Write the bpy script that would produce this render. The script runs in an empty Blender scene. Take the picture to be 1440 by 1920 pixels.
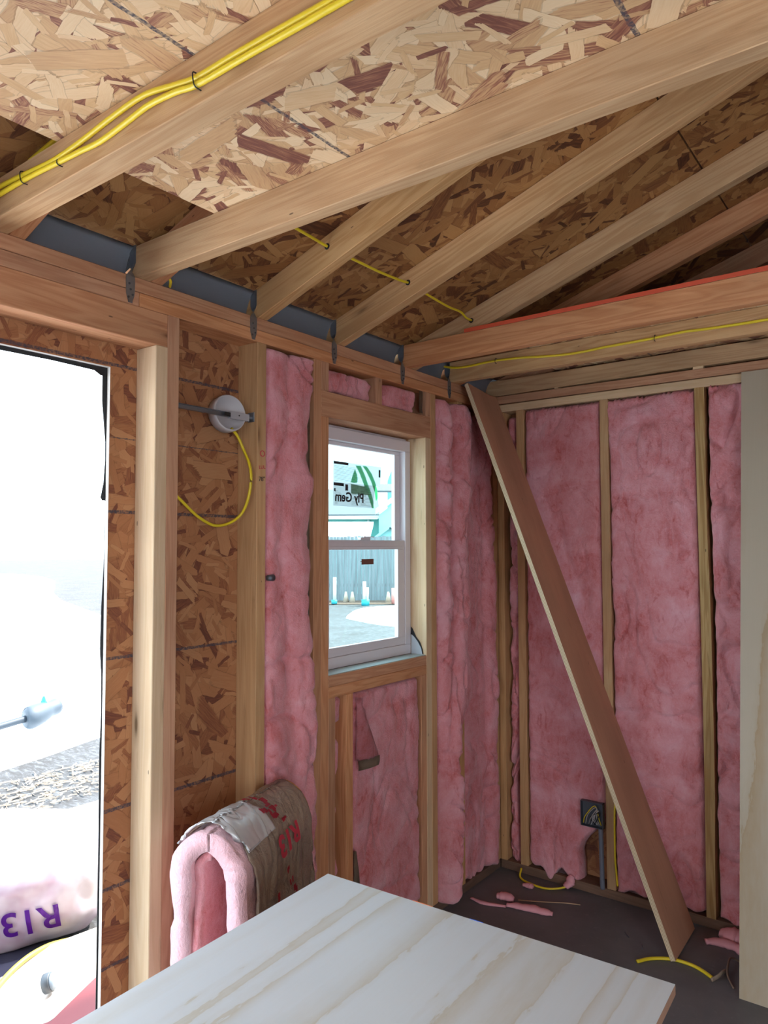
import bpy, bmesh, math, random
from mathutils import Vector, Matrix, noise
random.seed(7)
S = bpy.context.scene
COL = S.collection
T = .0381          # thickness of a two-by board
D = .0889          # its depth

# ------------------------------------------------------------------ camera
CAM = Vector((1.6755, -3.1056, 1.4874))
yaw, pitch, roll, fpx = .6482, .0473, -.0023, 1377.1
fw = Vector((-math.sin(yaw)*math.cos(pitch), math.cos(yaw)*math.cos(pitch), math.sin(pitch)))
rt = Vector((math.cos(yaw), math.sin(yaw), 0)); up = rt.cross(fw)
r2 = rt*math.cos(roll)+up*math.sin(roll); u2 = -rt*math.sin(roll)+up*math.cos(roll)
cd = bpy.data.cameras.new('camera'); cam = bpy.data.objects.new('camera', cd); COL.objects.link(cam)
M = Matrix((r2, u2, -fw)).transposed().to_4x4(); M.translation = CAM
cam.matrix_world = M
cd.sensor_fit = 'HORIZONTAL'; cd.sensor_width = 36; cd.lens = 36*fpx/1440; cd.clip_start = .02; cd.clip_end = 400
S.camera = cam

# ------------------------------------------------------------------ world, exposure
w = bpy.data.worlds.new('overcast sky'); S.world = w; w.use_nodes = True
nt = w.node_tree; bg = nt.nodes['Background']
tc = nt.nodes.new('ShaderNodeTexCoord'); sx = nt.nodes.new('ShaderNodeSeparateXYZ')
rp = nt.nodes.new('ShaderNodeValToRGB')
nt.links.new(tc.outputs['Generated'], sx.inputs[0]); nt.links.new(sx.outputs['Z'], rp.inputs[0])
rp.color_ramp.elements[0].color = (.80, .91, 1, 1); rp.color_ramp.elements[0].position = 0
rp.color_ramp.elements[1].color = (.68, .84, 1, 1); rp.color_ramp.elements[1].position = .8
nt.links.new(rp.outputs[0], bg.inputs[0]); bg.inputs[1].default_value = 3.0
S.view_settings.view_transform = 'Standard'; S.view_settings.look = 'None'
S.view_settings.exposure = 1.0; S.view_settings.gamma = 1; S.view_settings.use_curve_mapping = False
S.cycles.use_denoising = True
S.cycles.max_bounces = 7; S.cycles.diffuse_bounces = 4; S.cycles.glossy_bounces = 2; S.cycles.sample_clamp_indirect = 6
S.cycles.use_adaptive_sampling = True; S.cycles.adaptive_threshold = .04
sl = bpy.data.lights.new('sun', 'SUN'); sl.energy = 9.0; sl.angle = .05; sl.color = (1, .95, .88)
so = bpy.data.objects.new('sun', sl); COL.objects.link(so); so.rotation_euler = Vector((-.12, -.62, -.78)).to_track_quat('-Z', 'Y').to_euler()

def portal(name, loc, rot, sx_, sy_):
    l = bpy.data.lights.new(name, 'AREA'); l.shape = 'RECTANGLE'; l.size = sx_; l.size_y = sy_
    l.cycles.is_portal = True
    o = bpy.data.objects.new(name, l); o.location = loc; o.rotation_euler = rot; COL.objects.link(o)
# sky portals in door, window, open near side and the added right-wall opening
portal('door_daylight', (-.16, -2.75, 1.0), (0, -math.pi/2, 0), 2.1, 1.6)
portal('window_daylight', (-.16, -.91, 1.49), (0, -math.pi/2, 0), .9, .6)
portal('added_side_opening_portal', (3.68, -3.95, 1.2), (0, math.pi/2, 0), 1.8, 2.5)
portal('near_opening_daylight', (1.3, -6.08, 1.05), (math.pi/2, 0, 0), 2.0, 2.1)

# ------------------------------------------------------------------ materials
MATS = {}
def newmat(name):
    m = bpy.data.materials.new(name); m.use_nodes = True
    MATS[name] = m
    return m, m.node_tree, m.node_tree.nodes['Principled BSDF']
class N:
    """tiny node helper"""
    def __init__(s, nt): s.nt = nt
    def n(s, t, **k):
        x = s.nt.nodes.new(t)
        for a, b in k.items(): setattr(x, a, b)
        return x
    def l(s, a, b): s.nt.links.new(a, b)
    def math(s, op, a, b=None, c=None, clamp=False):
        x = s.n('ShaderNodeMath', operation=op); x.use_clamp = clamp
        for i, v in enumerate((a, b, c)):
            if v is None: continue
            if isinstance(v, (int, float)): x.inputs[i].default_value = v
            else: s.l(v, x.inputs[i])
        return x.outputs[0]
    def mix(s, f, a, b, mode='MIX'):
        x = s.n('ShaderNodeMix', data_type='RGBA', blend_type=mode)
        for i, v in ((0, f), (6, a), (7, b)):
            if isinstance(v, (int, float)): x.inputs[i].default_value = v
            elif isinstance(v, tuple): x.inputs[i].default_value = (*v, 1)[:4]
            else: s.l(v, x.inputs[i])
        return x.outputs[2]
    def ramp(s, f, stops, interp='LINEAR'):
        x = s.n('ShaderNodeValToRGB'); r = x.color_ramp; r.interpolation = interp
        while len(r.elements) < len(stops): r.elements.new(.5)
        for e, (p, c) in zip(r.elements, stops):
            e.position = p; e.color = (*c, 1) if isinstance(c, tuple) else (c, c, c, 1)
        s.l(f, x.inputs[0]); return x.outputs[0]
    def noise(s, v, scale, detail=4, rough=.55, dist=0):
        x = s.n('ShaderNodeTexNoise'); s.l(v, x.inputs['Vector'])
        x.inputs['Scale'].default_value = scale; x.inputs['Detail'].default_value = detail
        x.inputs['Roughness'].default_value = rough; x.inputs['Distortion'].default_value = dist
        return x
    def voro(s, v, scale, feature='F1', rnd=1.0):
        x = s.n('ShaderNodeTexVoronoi', feature=feature); s.l(v, x.inputs['Vector'])
        x.inputs['Scale'].default_value = scale; x.inputs['Randomness'].default_value = rnd
        return x
    def mapping(s, v, loc=(0, 0, 0), rot=(0, 0, 0), scale=(1, 1, 1)):
        x = s.n('ShaderNodeMapping'); s.l(v, x.inputs[0])
        x.inputs[1].default_value = loc; x.inputs[2].default_value = rot; x.inputs[3].default_value = scale
        return x.outputs[0]
    def bump(s, h, strength, dist, bsdf):
        x = s.n('ShaderNodeBump'); x.inputs['Strength'].default_value = strength; x.inputs['Distance'].default_value = dist
        s.l(h, x.inputs['Height']); s.l(x.outputs[0], bsdf.inputs['Normal'])

def plain(name, col, rough=.6, metal=0, spec=.5, alpha=None, trans=0):
    m, nt_, b = newmat(name)
    b.inputs['Base Color'].default_value = (*col, 1); b.inputs['Roughness'].default_value = rough
    b.inputs['Metallic'].default_value = metal; b.inputs['Specular IOR Level'].default_value = spec
    b.inputs['Transmission Weight'].default_value = trans
    return m

def lumber_mat(name, light, dark, red=.0, knots=1.0, ring=1.0):
    m, nt_, b = newmat(name); h = N(nt_)
    uv = h.n('ShaderNodeTexCoord').outputs['UV']
    rnd = h.n('ShaderNodeObjectInfo').outputs['Random']
    off = h.n('ShaderNodeCombineXYZ'); h.l(h.math('MULTIPLY', rnd, 37.0), off.inputs[0]); h.l(h.math('MULTIPLY', rnd, 13.0), off.inputs[1])
    add = h.n('ShaderNodeVectorMath', operation='ADD'); h.l(uv, add.inputs[0]); h.l(off.outputs[0], add.inputs[1])
    P = add.outputs[0]
    # cathedral bands running along u
    P1 = h.mapping(P, scale=(1.3, 17, 1))
    n1 = h.noise(P1, 1.0, 3, .5, .6).outputs[0]
    rings = h.math('SINE', h.math('MULTIPLY', n1, 46.0))
    rings = h.math('MULTIPLY_ADD', rings, .5, .5)
    fine = h.noise(h.mapping(P, scale=(6, 330, 1)), 1, 3, .6).outputs[0]
    f = h.math('ADD', h.math('MULTIPLY', rings, .38*ring), h.math('MULTIPLY', fine, .55))
    c = h.mix(f, light, dark)
    # broad tone changes
    big = h.noise(h.mapping(P, scale=(1.6, 5, 1)), 1, 2).outputs[0]
    tone = h.ramp(big, [(.3, .82), (.7, 1.1)])
    c = h.mix(1.0, c, tone, 'MULTIPLY')
    # knots
    kv = h.voro(h.mapping(P, scale=(3.4, 13, 1)), 1.0)
    kd = kv.outputs['Distance']
    sel = h.n('ShaderNodeSeparateColor'); h.l(kv.outputs['Color'], sel.inputs[0])
    ks = h.math('GREATER_THAN', sel.outputs[0], 1-.30*knots)
    ring_k = h.ramp(kd, [(.05, 1.0), (.09, .55), (.13, .22), (.24, 0.0)])
    c = h.mix(h.math('MULTIPLY', ring_k, ks), c, tuple(x*.33 for x in dark))
    # nail holes, tiny dark specks
    nv = h.voro(h.mapping(P, scale=(9, 30, 1)), 1.0)
    sn = h.n('ShaderNodeSeparateColor'); h.l(nv.outputs['Color'], sn.inputs[0])
    sp = h.math('MULTIPLY', h.math('LESS_THAN', nv.outputs['Distance'], .06), h.math('GREATER_THAN', sn.outputs[1], .78))
    c = h.mix(h.math('MULTIPLY', sp, .7), c, (.05, .03, .02))
    # smudges
    sm = h.ramp(h.noise(h.mapping(P, scale=(3, 22, 1)), 1.3, 4, .7).outputs[0], [(.60, 0.0), (.72, .38)])
    c = h.mix(sm, c, tuple(x*.45 for x in dark))
    hv = h.n('ShaderNodeHueSaturation'); h.l(c, hv.inputs['Color'])
    h.l(h.math('MULTIPLY_ADD', rnd, .22, .89), hv.inputs['Value'])
    h.l(h.math('MULTIPLY_ADD', rnd, .16, .93), hv.inputs['Saturation'])
    h.l(hv.outputs[0], b.inputs['Base Color'])
    b.inputs['Roughness'].default_value = .72; b.inputs['Specular IOR Level'].default_value = .25
    h.bump(fine, .25, .002, b)
    return m
FIR = lumber_mat('fresh_sawn_fir', (.68, .44, .24), (.47, .25, .11), ring=1.1, knots=1.9)
PALE = lumber_mat('pale_fir', (.74, .56, .38), (.58, .38, .21), ring=.7, knots=.8)
RED = lumber_mat('reddish_fir', (.66, .36, .205), (.47, .20, .10), ring=1.3)
TAN = lumber_mat('tan_fir', (.66, .40, .20), (.47, .23, .09), ring=.8, knots=.6)
SHADEFIR = lumber_mat('shade_darkened_fir', (.22, .13, .09), (.14, .08, .055))  # fir darkened to carry the shade on the bottom plates
PLANK = lumber_mat('brown_plywood_face', (.52, .29, .19), (.42, .21, .13), ring=.35, knots=.12)

def osb_mat(name, axes, pal, scale=1.0, lines=None, dark=1.0):
    """flakes: stacked layers of stretched cells, each at its own angle"""
    m, nt_, b = newmat(name); h = N(nt_)
    pos = h.n('ShaderNodeTexCoord').outputs['Object']
    sp = h.n('ShaderNodeSeparateXYZ'); h.l(pos, sp.inputs[0])
    cb = h.n('ShaderNodeCombineXYZ'); h.l(sp.outputs[axes[0]], cb.inputs[0]); h.l(sp.outputs[axes[1]], cb.inputs[1])
    P = cb.outputs[0]
    wob = h.noise(P, 30, 2).outputs['Color']
    wv = h.n('ShaderNodeVectorMath', operation='MULTIPLY_ADD'); h.l(wob, wv.inputs[0]); wv.inputs[1].default_value = (.008, .008, 0); h.l(P, wv.inputs[2])
    P = wv.outputs[0]
    col = None
    grain = [h.noise(h.mapping(P, rot=(0, 0, a_), scale=(18, 210, 1)), 1.0, 2).outputs[0] for a_ in (.3, 1.3, 2.3)]
    base = h.voro(h.mapping(P, rot=(0, 0, .5), scale=(9, 30, 1)), 1.0)
    base.voronoi_dimensions = '2D'
    sb = h.n('ShaderNodeSeparateColor'); h.l(base.outputs['Color'], sb.inputs[0])
    col = h.ramp(h.math('ADD', sb.outputs[0], h.math('MULTIPLY_ADD', grain[0], .4, -.2)), pal)
    # chips: one turned rectangle per cell, each layer lying over the last: (cells per metre, half length, half width, share)
    layers = [(9, .62, .20, .9), (10.5, .60, .17, .9), (9.5, .62, .15, .85), (12, .60, .20, .8), (8, .66, .13, .8), (14, .60, .16, .7), (11, .62, .11, .7), (19, .6, .10, .6), (7.5, .62, .17, .45)]
    for i, (sc, hl, hw, cover) in enumerate(layers):
        Q = h.mapping(P, loc=(i*3.13+.3, i*1.71, 0), rot=(0, 0, i*.77), scale=(sc*scale, sc*scale, 1))
        v = h.voro(Q, 1.0); v.voronoi_dimensions = '2D'
        s3 = h.n('ShaderNodeSeparateColor'); h.l(v.outputs['Color'], s3.inputs[0])
        dv = h.n('ShaderNodeVectorMath', operation='SUBTRACT'); h.l(Q, dv.inputs[0]); h.l(v.outputs['Position'], dv.inputs[1])
        ro = h.n('ShaderNodeVectorRotate', rotation_type='Z_AXIS'); h.l(dv.outputs[0], ro.inputs['Vector']); h.l(h.math('MULTIPLY_ADD', s3.outputs[1], 3.14, i*.4), ro.inputs['Angle'])
        sl_ = h.n('ShaderNodeSeparateXYZ'); h.l(ro.outputs[0], sl_.inputs[0])
        g = h.n('ShaderNodeTexNoise'); g.inputs['Scale'].default_value = 1; g.inputs['Detail'].default_value = 2
        lv = h.n('ShaderNodeCombineXYZ'); h.l(h.math('MULTIPLY', sl_.outputs[0], 3.0), lv.inputs[0]); h.l(h.math('MULTIPLY', sl_.outputs[1], 38.0), lv.inputs[1]); h.l(h.math('MULTIPLY', s3.outputs[0], 40.0), lv.inputs[2])
        h.l(lv.outputs[0], g.inputs['Vector']); gn = g.outputs[0]
        ex = h.math('ADD', h.math('MULTIPLY', h.math('ABSOLUTE', h.math('MULTIPLY_ADD', sl_.outputs[1], .9, sl_.outputs[0])), 1/hl), h.math('MULTIPLY_ADD', gn, .5, -.25))
        ey = h.math('MULTIPLY', h.math('ABSOLUTE', h.math('MULTIPLY_ADD', sl_.outputs[0], .12, sl_.outputs[1])), 1/hw)
        e = h.math('MAXIMUM', ex, ey)
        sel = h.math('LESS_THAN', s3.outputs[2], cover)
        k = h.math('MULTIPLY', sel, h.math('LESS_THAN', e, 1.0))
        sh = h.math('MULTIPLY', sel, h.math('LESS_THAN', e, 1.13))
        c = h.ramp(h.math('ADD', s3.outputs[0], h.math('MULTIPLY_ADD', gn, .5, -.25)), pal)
        col = h.mix(h.math('MULTIPLY', sh, .26), col, (.10, .04, .02))  # edge shadow of each chip painted onto the layers below
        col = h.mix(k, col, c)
    # clumps of slivers and broad tone
    big = h.ramp(h.noise(P, 2.2, 3).outputs[0], [(.3, .85*dark), (.7, 1.1*dark)])
    col = h.mix(1.0, col, big, 'MULTIPLY')
    if lines:      # marker / chalk lines printed on the board
        axis, vals, thick = lines
        src = sp.outputs[axis]
        jit = h.math('MULTIPLY_ADD', h.noise(cb.outputs[0], 60, 2).outputs[0], .004, -.002)
        src = h.math('ADD', src, jit)
        tot = None
        for q, tk in zip(vals, thick):
            d = h.math('LESS_THAN', h.math('ABSOLUTE', h.math('SUBTRACT', src, q)), tk)
            tot = d if tot is None else h.math('MAXIMUM', tot, d)
        spk = h.ramp(h.noise(cb.outputs[0], 150, 2).outputs[0], [(.35, .35), (.6, .95)])
        col = h.mix(h.math('MULTIPLY', tot, spk), col, (.06, .055, .075))
    h.l(col, b.inputs['Base Color']); b.inputs['Roughness'].default_value = .62
    b.inputs['Specular IOR Level'].default_value = .3
    h.bump(h.noise(P, 45, 3, .6).outputs[0], .35, .002, b)
    return m
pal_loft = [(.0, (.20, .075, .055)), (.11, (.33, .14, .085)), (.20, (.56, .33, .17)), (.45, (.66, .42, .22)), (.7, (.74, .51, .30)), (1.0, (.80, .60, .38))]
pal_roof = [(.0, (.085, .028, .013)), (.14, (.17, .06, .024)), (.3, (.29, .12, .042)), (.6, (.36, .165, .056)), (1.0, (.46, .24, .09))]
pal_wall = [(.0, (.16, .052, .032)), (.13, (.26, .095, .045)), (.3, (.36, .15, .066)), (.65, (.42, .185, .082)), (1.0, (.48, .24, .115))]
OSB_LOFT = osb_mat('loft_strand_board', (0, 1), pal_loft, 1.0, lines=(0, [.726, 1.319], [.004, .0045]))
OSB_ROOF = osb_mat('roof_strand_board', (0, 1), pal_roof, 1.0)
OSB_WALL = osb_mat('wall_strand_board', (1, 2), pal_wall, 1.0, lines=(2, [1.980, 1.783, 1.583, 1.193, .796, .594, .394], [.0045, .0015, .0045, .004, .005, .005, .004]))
OSB_WALLX = osb_mat('gable_strand_board', (0, 2), pal_wall, 1.0)

def pink_mat(name='pink_fibreglass', lift=0):
    m, nt_, b = newmat(name); h = N(nt_)
    p = h.n('ShaderNodeTexCoord').outputs['Object']
    n1 = h.noise(p, 7, 5, .62, .4).outputs[0]
    n2 = h.noise(h.mapping(p, scale=(1, 1, .45)), 22, 5, .7, 1.2).outputs[0]
    n3 = h.noise(p, 140, 3, .7).outputs[0]
    c = h.ramp(n1, [(.30, (.50, .10, .095)), (.43, (.62, .18, .185)), (.56, (.70, .275, .295)), (.72, (.78, .41, .46))])
    c = h.mix(h.ramp(n2, [(.35, .0), (.75, .65)]), c, (.76, .37, .42))
    c = h.mix(h.ramp(n2, [(.22, .7), (.42, .0)]), c, (.40, .045, .045))
    c = h.mix(h.ramp(n3, [(.5, 0.0), (.8, .3)]), c, (.85, .50, .58))
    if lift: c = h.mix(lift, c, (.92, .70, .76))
    h.l(c, b.inputs['Base Color']); b.inputs['Roughness'].default_value = 1; b.inputs['Specular IOR Level'].default_value = .05
    b.inputs['Sheen Weight'].default_value = .25
    hh = h.math('ADD', n3, h.math('MULTIPLY', n2, 1.5))
    h.bump(hh, .6, .006, b)
    return m
PINK = pink_mat(); PINKLIT = pink_mat('pale_doorlit_pink_fibreglass', .5)  # second one: paler torn fibre with door light mixed into its colour

def ply_mat(name, gaxis, caxis, base, vein, freq, strength=.8):
    """rotary-cut face: broad wavy bands along the grain with darker borders"""
    m, nt_, b = newmat(name); h = N(nt_)
    uv = h.n('ShaderNodeTexCoord').outputs['UV']
    n1 = h.noise(h.mapping(uv, scale=(.38, freq, 1)), 1.0, 2, .4, .3).outputs[0]
    rag = h.noise(h.mapping(uv, scale=(14, 60, 1)), 1.0, 3, .6).outputs[0]
    x = h.math('ADD', h.math('MULTIPLY', n1, 5.5), h.math('MULTIPLY', rag, .22))
    fr = h.math('FRACT', x)
    band = h.ramp(fr, [(0, 1.0), (.03, .75), (.18, .30), (.38, .0), (.9, .0), (.985, .25), (1, 1.0)])
    fine = h.noise(h.mapping(uv, scale=(3, 160, 1)), 1, 3, .6).outputs[0]
    cloud = h.ramp(h.noise(uv, 3.0, 3).outputs[0], [(.35, 0.0), (.7, .5)])
    c = h.mix(h.math('MULTIPLY', band, strength), base, vein)
    c = h.mix(h.math('MULTIPLY', cloud, .35), c, tuple(v*.86 for v in base))
    c = h.mix(h.math('MULTIPLY', fine, .16), c, vein)
    h.l(c, b.inputs['Base Color']); b.inputs['Roughness'].default_value = .5; b.inputs['Specular IOR Level'].default_value = .3
    h.bump(fine, .12, .001, b)
    return m
PLY_TOP = ply_mat('pale_sanded_plywood', 0, 1, (.62, .64, .66), (.50, .43, .32), 5.5, .8)
PLY_UP = ply_mat('stained_plywood', 0, 1, (.47, .40, .31), (.37, .25, .13), 2.6, .9)

def ply_edge_mat():
    m, nt_, b = newmat('plywood_edge'); h = N(nt_)
    uv = h.n('ShaderNodeTexCoord').outputs['UV']
    sp = h.n('ShaderNodeSeparateXYZ'); h.l(uv, sp.inputs[0])
    w_ = h.math('SINE', h.math('MULTIPLY', sp.outputs[1], 1250.0))
    c = h.mix(h.math('MULTIPLY_ADD', w_, .5, .5), (.80, .66, .46), (.42, .27, .15))
    h.l(c, b.inputs['Base Color']); b.inputs['Roughness'].default_value = .8
    return m
PLYEDGE = ply_edge_mat()

def concrete_mat():
    m, nt_, b = newmat('dark_concrete'); h = N(nt_)
    p = h.n('ShaderNodeTexCoord').outputs['Object']
    n1 = h.noise(p, 1.8, 5, .6).outputs[0]; n2 = h.noise(p, 40, 3).outputs[0]
    c = h.ramp(n1, [(.35, (.105, .10, .105)), (.65, (.175, .17, .175))])
    c = h.mix(h.ramp(n2, [(.6, 0.0), (.75, .35)]), c, (.26, .24, .23))
    h.l(c, b.inputs['Base Color']); b.inputs['Roughness'].default_value = .55
    h.bump(n2, .12, .002, b)
    return m
CONC = concrete_mat()

def kraft_mat():
    m, nt_, b = newmat('brown_kraft_paper'); h = N(nt_)
    p = h.n('ShaderNodeTexCoord').outputs['Object']
    n1 = h.noise(p, 9, 4, .6).outputs[0]
    c = h.ramp(n1, [(.3, (.20, .135, .095)), (.7, (.33, .235, .17))])
    h.l(c, b.inputs['Base Color']); b.inputs['Roughness'].default_value = .42
    h.bump(h.noise(p, 26, 3, .6, 1).outputs[0], .7, .006, b)
    return m
KRAFT = kraft_mat()
YEL = plain('yellow_cable_sheath', (.80, .60, .025), .38)
METAL = plain('galvanised_steel', (.30, .32, .36), .42, .85)
DMETAL = plain('dark_galvanised_steel', (.13, .14, .165), .5, .7)
WHITEV = plain('white_vinyl', (.74, .68, .71), .35)
BLACK = plain('black_membrane', (.012, .013, .016), .5)
GREYBAF = plain('grey_vent_baffle', (.44, .47, .53), .75)
REDP = plain('red_painted_edge', (.62, .085, .035), .6)
WHT = plain('white_plastic', (.52, .48, .49), .4)
DARK = plain('dark_recess', (.02, .015, .015), .9)
COPPER = plain('bare_wire', (.55, .50, .48), .35, .4)
SILV = plain('silver_print_paper', (.62, .62, .62), .35, .35)
PINKSK = plain('loose_pink_fibre', (.80, .36, .40), 1)
REDINK = plain('red_ink', (.55, .03, .06), .5)
BLKINK = plain('black_ink', (.03, .025, .03), .6)
LITEDGE = plain('daylit_cut_edge', (.82, .80, .76), .7)  # near-white colour stands for outdoor light on the cut edge

def glass_mat():
    m, nt_, b = newmat('window_glass'); h = N(nt_)
    out = nt_.nodes['Material Output']
    t = h.n('ShaderNodeBsdfTransparent'); t.inputs[0].default_value = (.86, .97, .97, 1)
    g = h.n('ShaderNodeBsdfGlossy'); g.inputs['Roughness'].default_value = .02
    mx = h.n('ShaderNodeMixShader'); mx.inputs[0].default_value = .03; h.l(t.outputs[0], mx.inputs[1]); h.l(g.outputs[0], mx.inputs[2])
    h.l(mx.outputs[0], out.inputs[0])
    return m
GLASS = glass_mat()

# ------------------------------------------------------------------ object helpers
def tag(o, label=None, cat=None, group=None, kind=None):
    if label: o['label'] = label
    if cat: o['category'] = cat
    if group: o['group'] = group
    if kind: o['kind'] = kind
    return o
def empty(name, loc, label=None, cat=None, group=None, kind=None):
    o = bpy.data.objects.new(name, None); o.empty_display_size = .05; COL.objects.link(o); o.location = loc
    bpy.context.view_layer.update()
    return tag(o, label, cat, group, kind)
def link(name, me, mats, parent=None):
    for m in (mats if isinstance(mats, (list, tuple)) else [mats]): me.materials.append(m)
    o = bpy.data.objects.new(name, me); COL.objects.link(o)
    if parent is not None:
        o.parent = parent
        o.matrix_parent_inverse = Matrix.Translation(-parent.location) if parent.type == 'EMPTY' else Matrix.Identity(4)
    return o
def obj(name, bm, mats, parent=None, smooth=False, bevel=0):
    if bevel: bmesh.ops.bevel(bm, geom=[e for e in bm.edges if e.calc_length() > bevel*4], offset=bevel, segments=1, affect='EDGES', profile=.5)
    bmesh.ops.recalc_face_normals(bm, faces=bm.faces)
    me = bpy.data.meshes.new(name); bm.to_mesh(me); bm.free()
    if smooth:
        for p in me.polygons: p.use_smooth = True
    return link(name, me, mats, parent)
def grain_uv(bm, g, seed=0):
    g = Vector(g).normalized(); uvl = bm.loops.layers.uv.verify()
    for f in bm.faces:
        f.normal_update(); n = f.normal
        side = n.cross(g)
        if side.length < .5:
            a = Vector((0, 0, 1)) if abs(g.z) < .9 else Vector((1, 0, 0)); side = g.cross(a).normalized(); u = side.cross(g)
            for l in f.loops: l[uvl].uv = (l.vert.co.dot(u)*.5+seed, l.vert.co.dot(side)+seed*.37)
        else:
            side.normalize(); k = round(n.x*3+n.y*7+n.z*11)*.731
            for l in f.loops: l[uvl].uv = (l.vert.co.dot(g)+seed, l.vert.co.dot(side)+k+seed*.37)
def add_box(bm, a, b):
    x0, y0, z0 = (min(p, q) for p, q in zip(a, b)); x1, y1, z1 = (max(p, q) for p, q in zip(a, b))
    v = [bm.verts.new(c) for c in ((x0,y0,z0),(x1,y0,z0),(x1,y1,z0),(x0,y1,z0),(x0,y0,z1),(x1,y0,z1),(x1,y1,z1),(x0,y1,z1))]
    for f in ((0,3,2,1),(4,5,6,7),(0,1,5,4),(1,2,6,5),(2,3,7,6),(3,0,4,7)): bm.faces.new([v[i] for i in f])
    return v
def board(name, a, b, mat, g='z', parent=None, bevel=.0018, seed=None):
    bm = bmesh.new(); add_box(bm, a, b)
    if bevel: bmesh.ops.bevel(bm, geom=list(bm.edges), offset=bevel, segments=1, affect='EDGES', profile=.5)
    bmesh.ops.recalc_face_normals(bm, faces=bm.faces)
    grain_uv(bm, {'x': (1,0,0), 'y': (0,1,0), 'z': (0,0,1)}[g], random.random()*9 if seed is None else seed)
    return obj(name, bm, mat, parent)
def prism(name, poly, axis, a, b, mat, g, parent=None, bevel=.0015):
    """polygon in the plane across AXIS, pushed from a to b"""
    bm = bmesh.new()
    def pt(p, c): return {'y': (p[0], c, p[1]), 'x': (c, p[0], p[1]), 'z': (p[0], p[1], c)}[axis]
    A = [bm.verts.new(pt(p, a)) for p in poly]; B = [bm.verts.new(pt(p, b)) for p in poly]
    bm.faces.new(A); bm.faces.new(list(reversed(B)))
    for i in range(len(poly)): j = (i+1) % len(poly); bm.faces.new((A[j], A[i], B[i], B[j]))
    bmesh.ops.recalc_face_normals(bm, faces=bm.faces)
    if bevel: bmesh.ops.bevel(bm, geom=list(bm.edges), offset=bevel, segments=1, affect='EDGES', profile=.5)
    bmesh.ops.recalc_face_normals(bm, faces=bm.faces)
    grain_uv(bm, g, random.random()*9)
    return obj(name, bm, mat, parent)
def crom(pts, n=8):
    P = [Vector(p) for p in pts]; P = [2*P[0]-P[1]]+P+[2*P[-1]-P[-2]]; out = []
    for i in range(1, len(P)-2):
        for k in range(n):
            t = k/n; a, b, c, d = P[i-1:i+3]
            out.append(.5*((2*b)+(c-a)*t+(2*a-5*b+4*c-d)*t*t+(3*b-a-3*c+d)*t**3))
    out.append(P[-2]); return out
def tube_bm(bm, pts, r, n=8, flat=1.0, upv=(0, 0, 1), taper=None):
    rings = []
    for i, p in enumerate(pts):
        t = (pts[min(i+1, len(pts)-1)]-pts[max(i-1, 0)]).normalized()
        u = Vector(upv); s = t.cross(u)
        if s.length < .05: s = t.cross(Vector((1, 0, 0)))
        s.normalize(); u = s.cross(t)
        rr = r if taper is None else r*taper(i/(len(pts)-1))
        rings.append([bm.verts.new(p+s*math.cos(2*math.pi*k/n)*rr*flat+u*math.sin(2*math.pi*k/n)*rr) for k in range(n)])
    for a, b in zip(rings, rings[1:]):
        for k in range(n): bm.faces.new((a[k], a[(k+1) % n], b[(k+1) % n], b[k]))
    bm.faces.new(list(reversed(rings[0]))); bm.faces.new(rings[-1])
def cable(name, pts, r, mat, parent=None, flat=1.0, n=8, upv=(0, 0, 1)):
    bm = bmesh.new(); tube_bm(bm, crom(pts, n), r, 8, flat, upv); return obj(name, bm, mat, parent, True)
def text(name, s, size, M4, mat, parent=None, depth=.0004, shear=0, bold=.0):
    cu = bpy.data.curves.new(name, 'FONT'); cu.body = s; cu.size = size; cu.align_x = 'CENTER'; cu.align_y = 'CENTER'
    cu.extrude = depth; cu.shear = shear; cu.offset = bold
    t = bpy.data.objects.new(name, cu); COL.objects.link(t); bpy.context.view_layer.update()
    me = bpy.data.meshes.new_from_object(t.evaluated_get(bpy.context.evaluated_depsgraph_get()))
    bpy.data.objects.remove(t); bpy.data.curves.remove(cu)
    me.name = name; me.materials.clear(); me.transform(M4)
    return link(name, me, mat, parent)
def refine(me, limit):
    bm = bmesh.new(); bm.from_mesh(me)
    for _ in range(6):
        bmesh.ops.triangulate(bm, faces=bm.faces)
        es = [e for e in bm.edges if e.calc_length() > limit]
        if not es: break
        bmesh.ops.subdivide_edges(bm, edges=es, cuts=1)
    bmesh.ops.triangulate(bm, faces=bm.faces); bm.to_mesh(me); bm.free()
def basis(o, x, y):
    x = Vector(x).normalized(); y = Vector(y).normalized(); z = x.cross(y)
    m = Matrix((x, y, z)).transposed().to_4x4(); m.translation = Vector(o); return m

# ================================================================== THE SHELL
ZT = 2.126; ZP = 2.202; RS = 1/3; RT0 = 2.298        # stud top, plate top, roof pitch, underside of the roof at the wall
W = 3.6; YN = -6.0; RX = 1.8
bm = bmesh.new(); add_box(bm, (-.13, YN, -.12), (W+.13, .13, 0)); tag(obj('floor', bm, CONC), kind='structure')
OW = .0115
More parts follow.
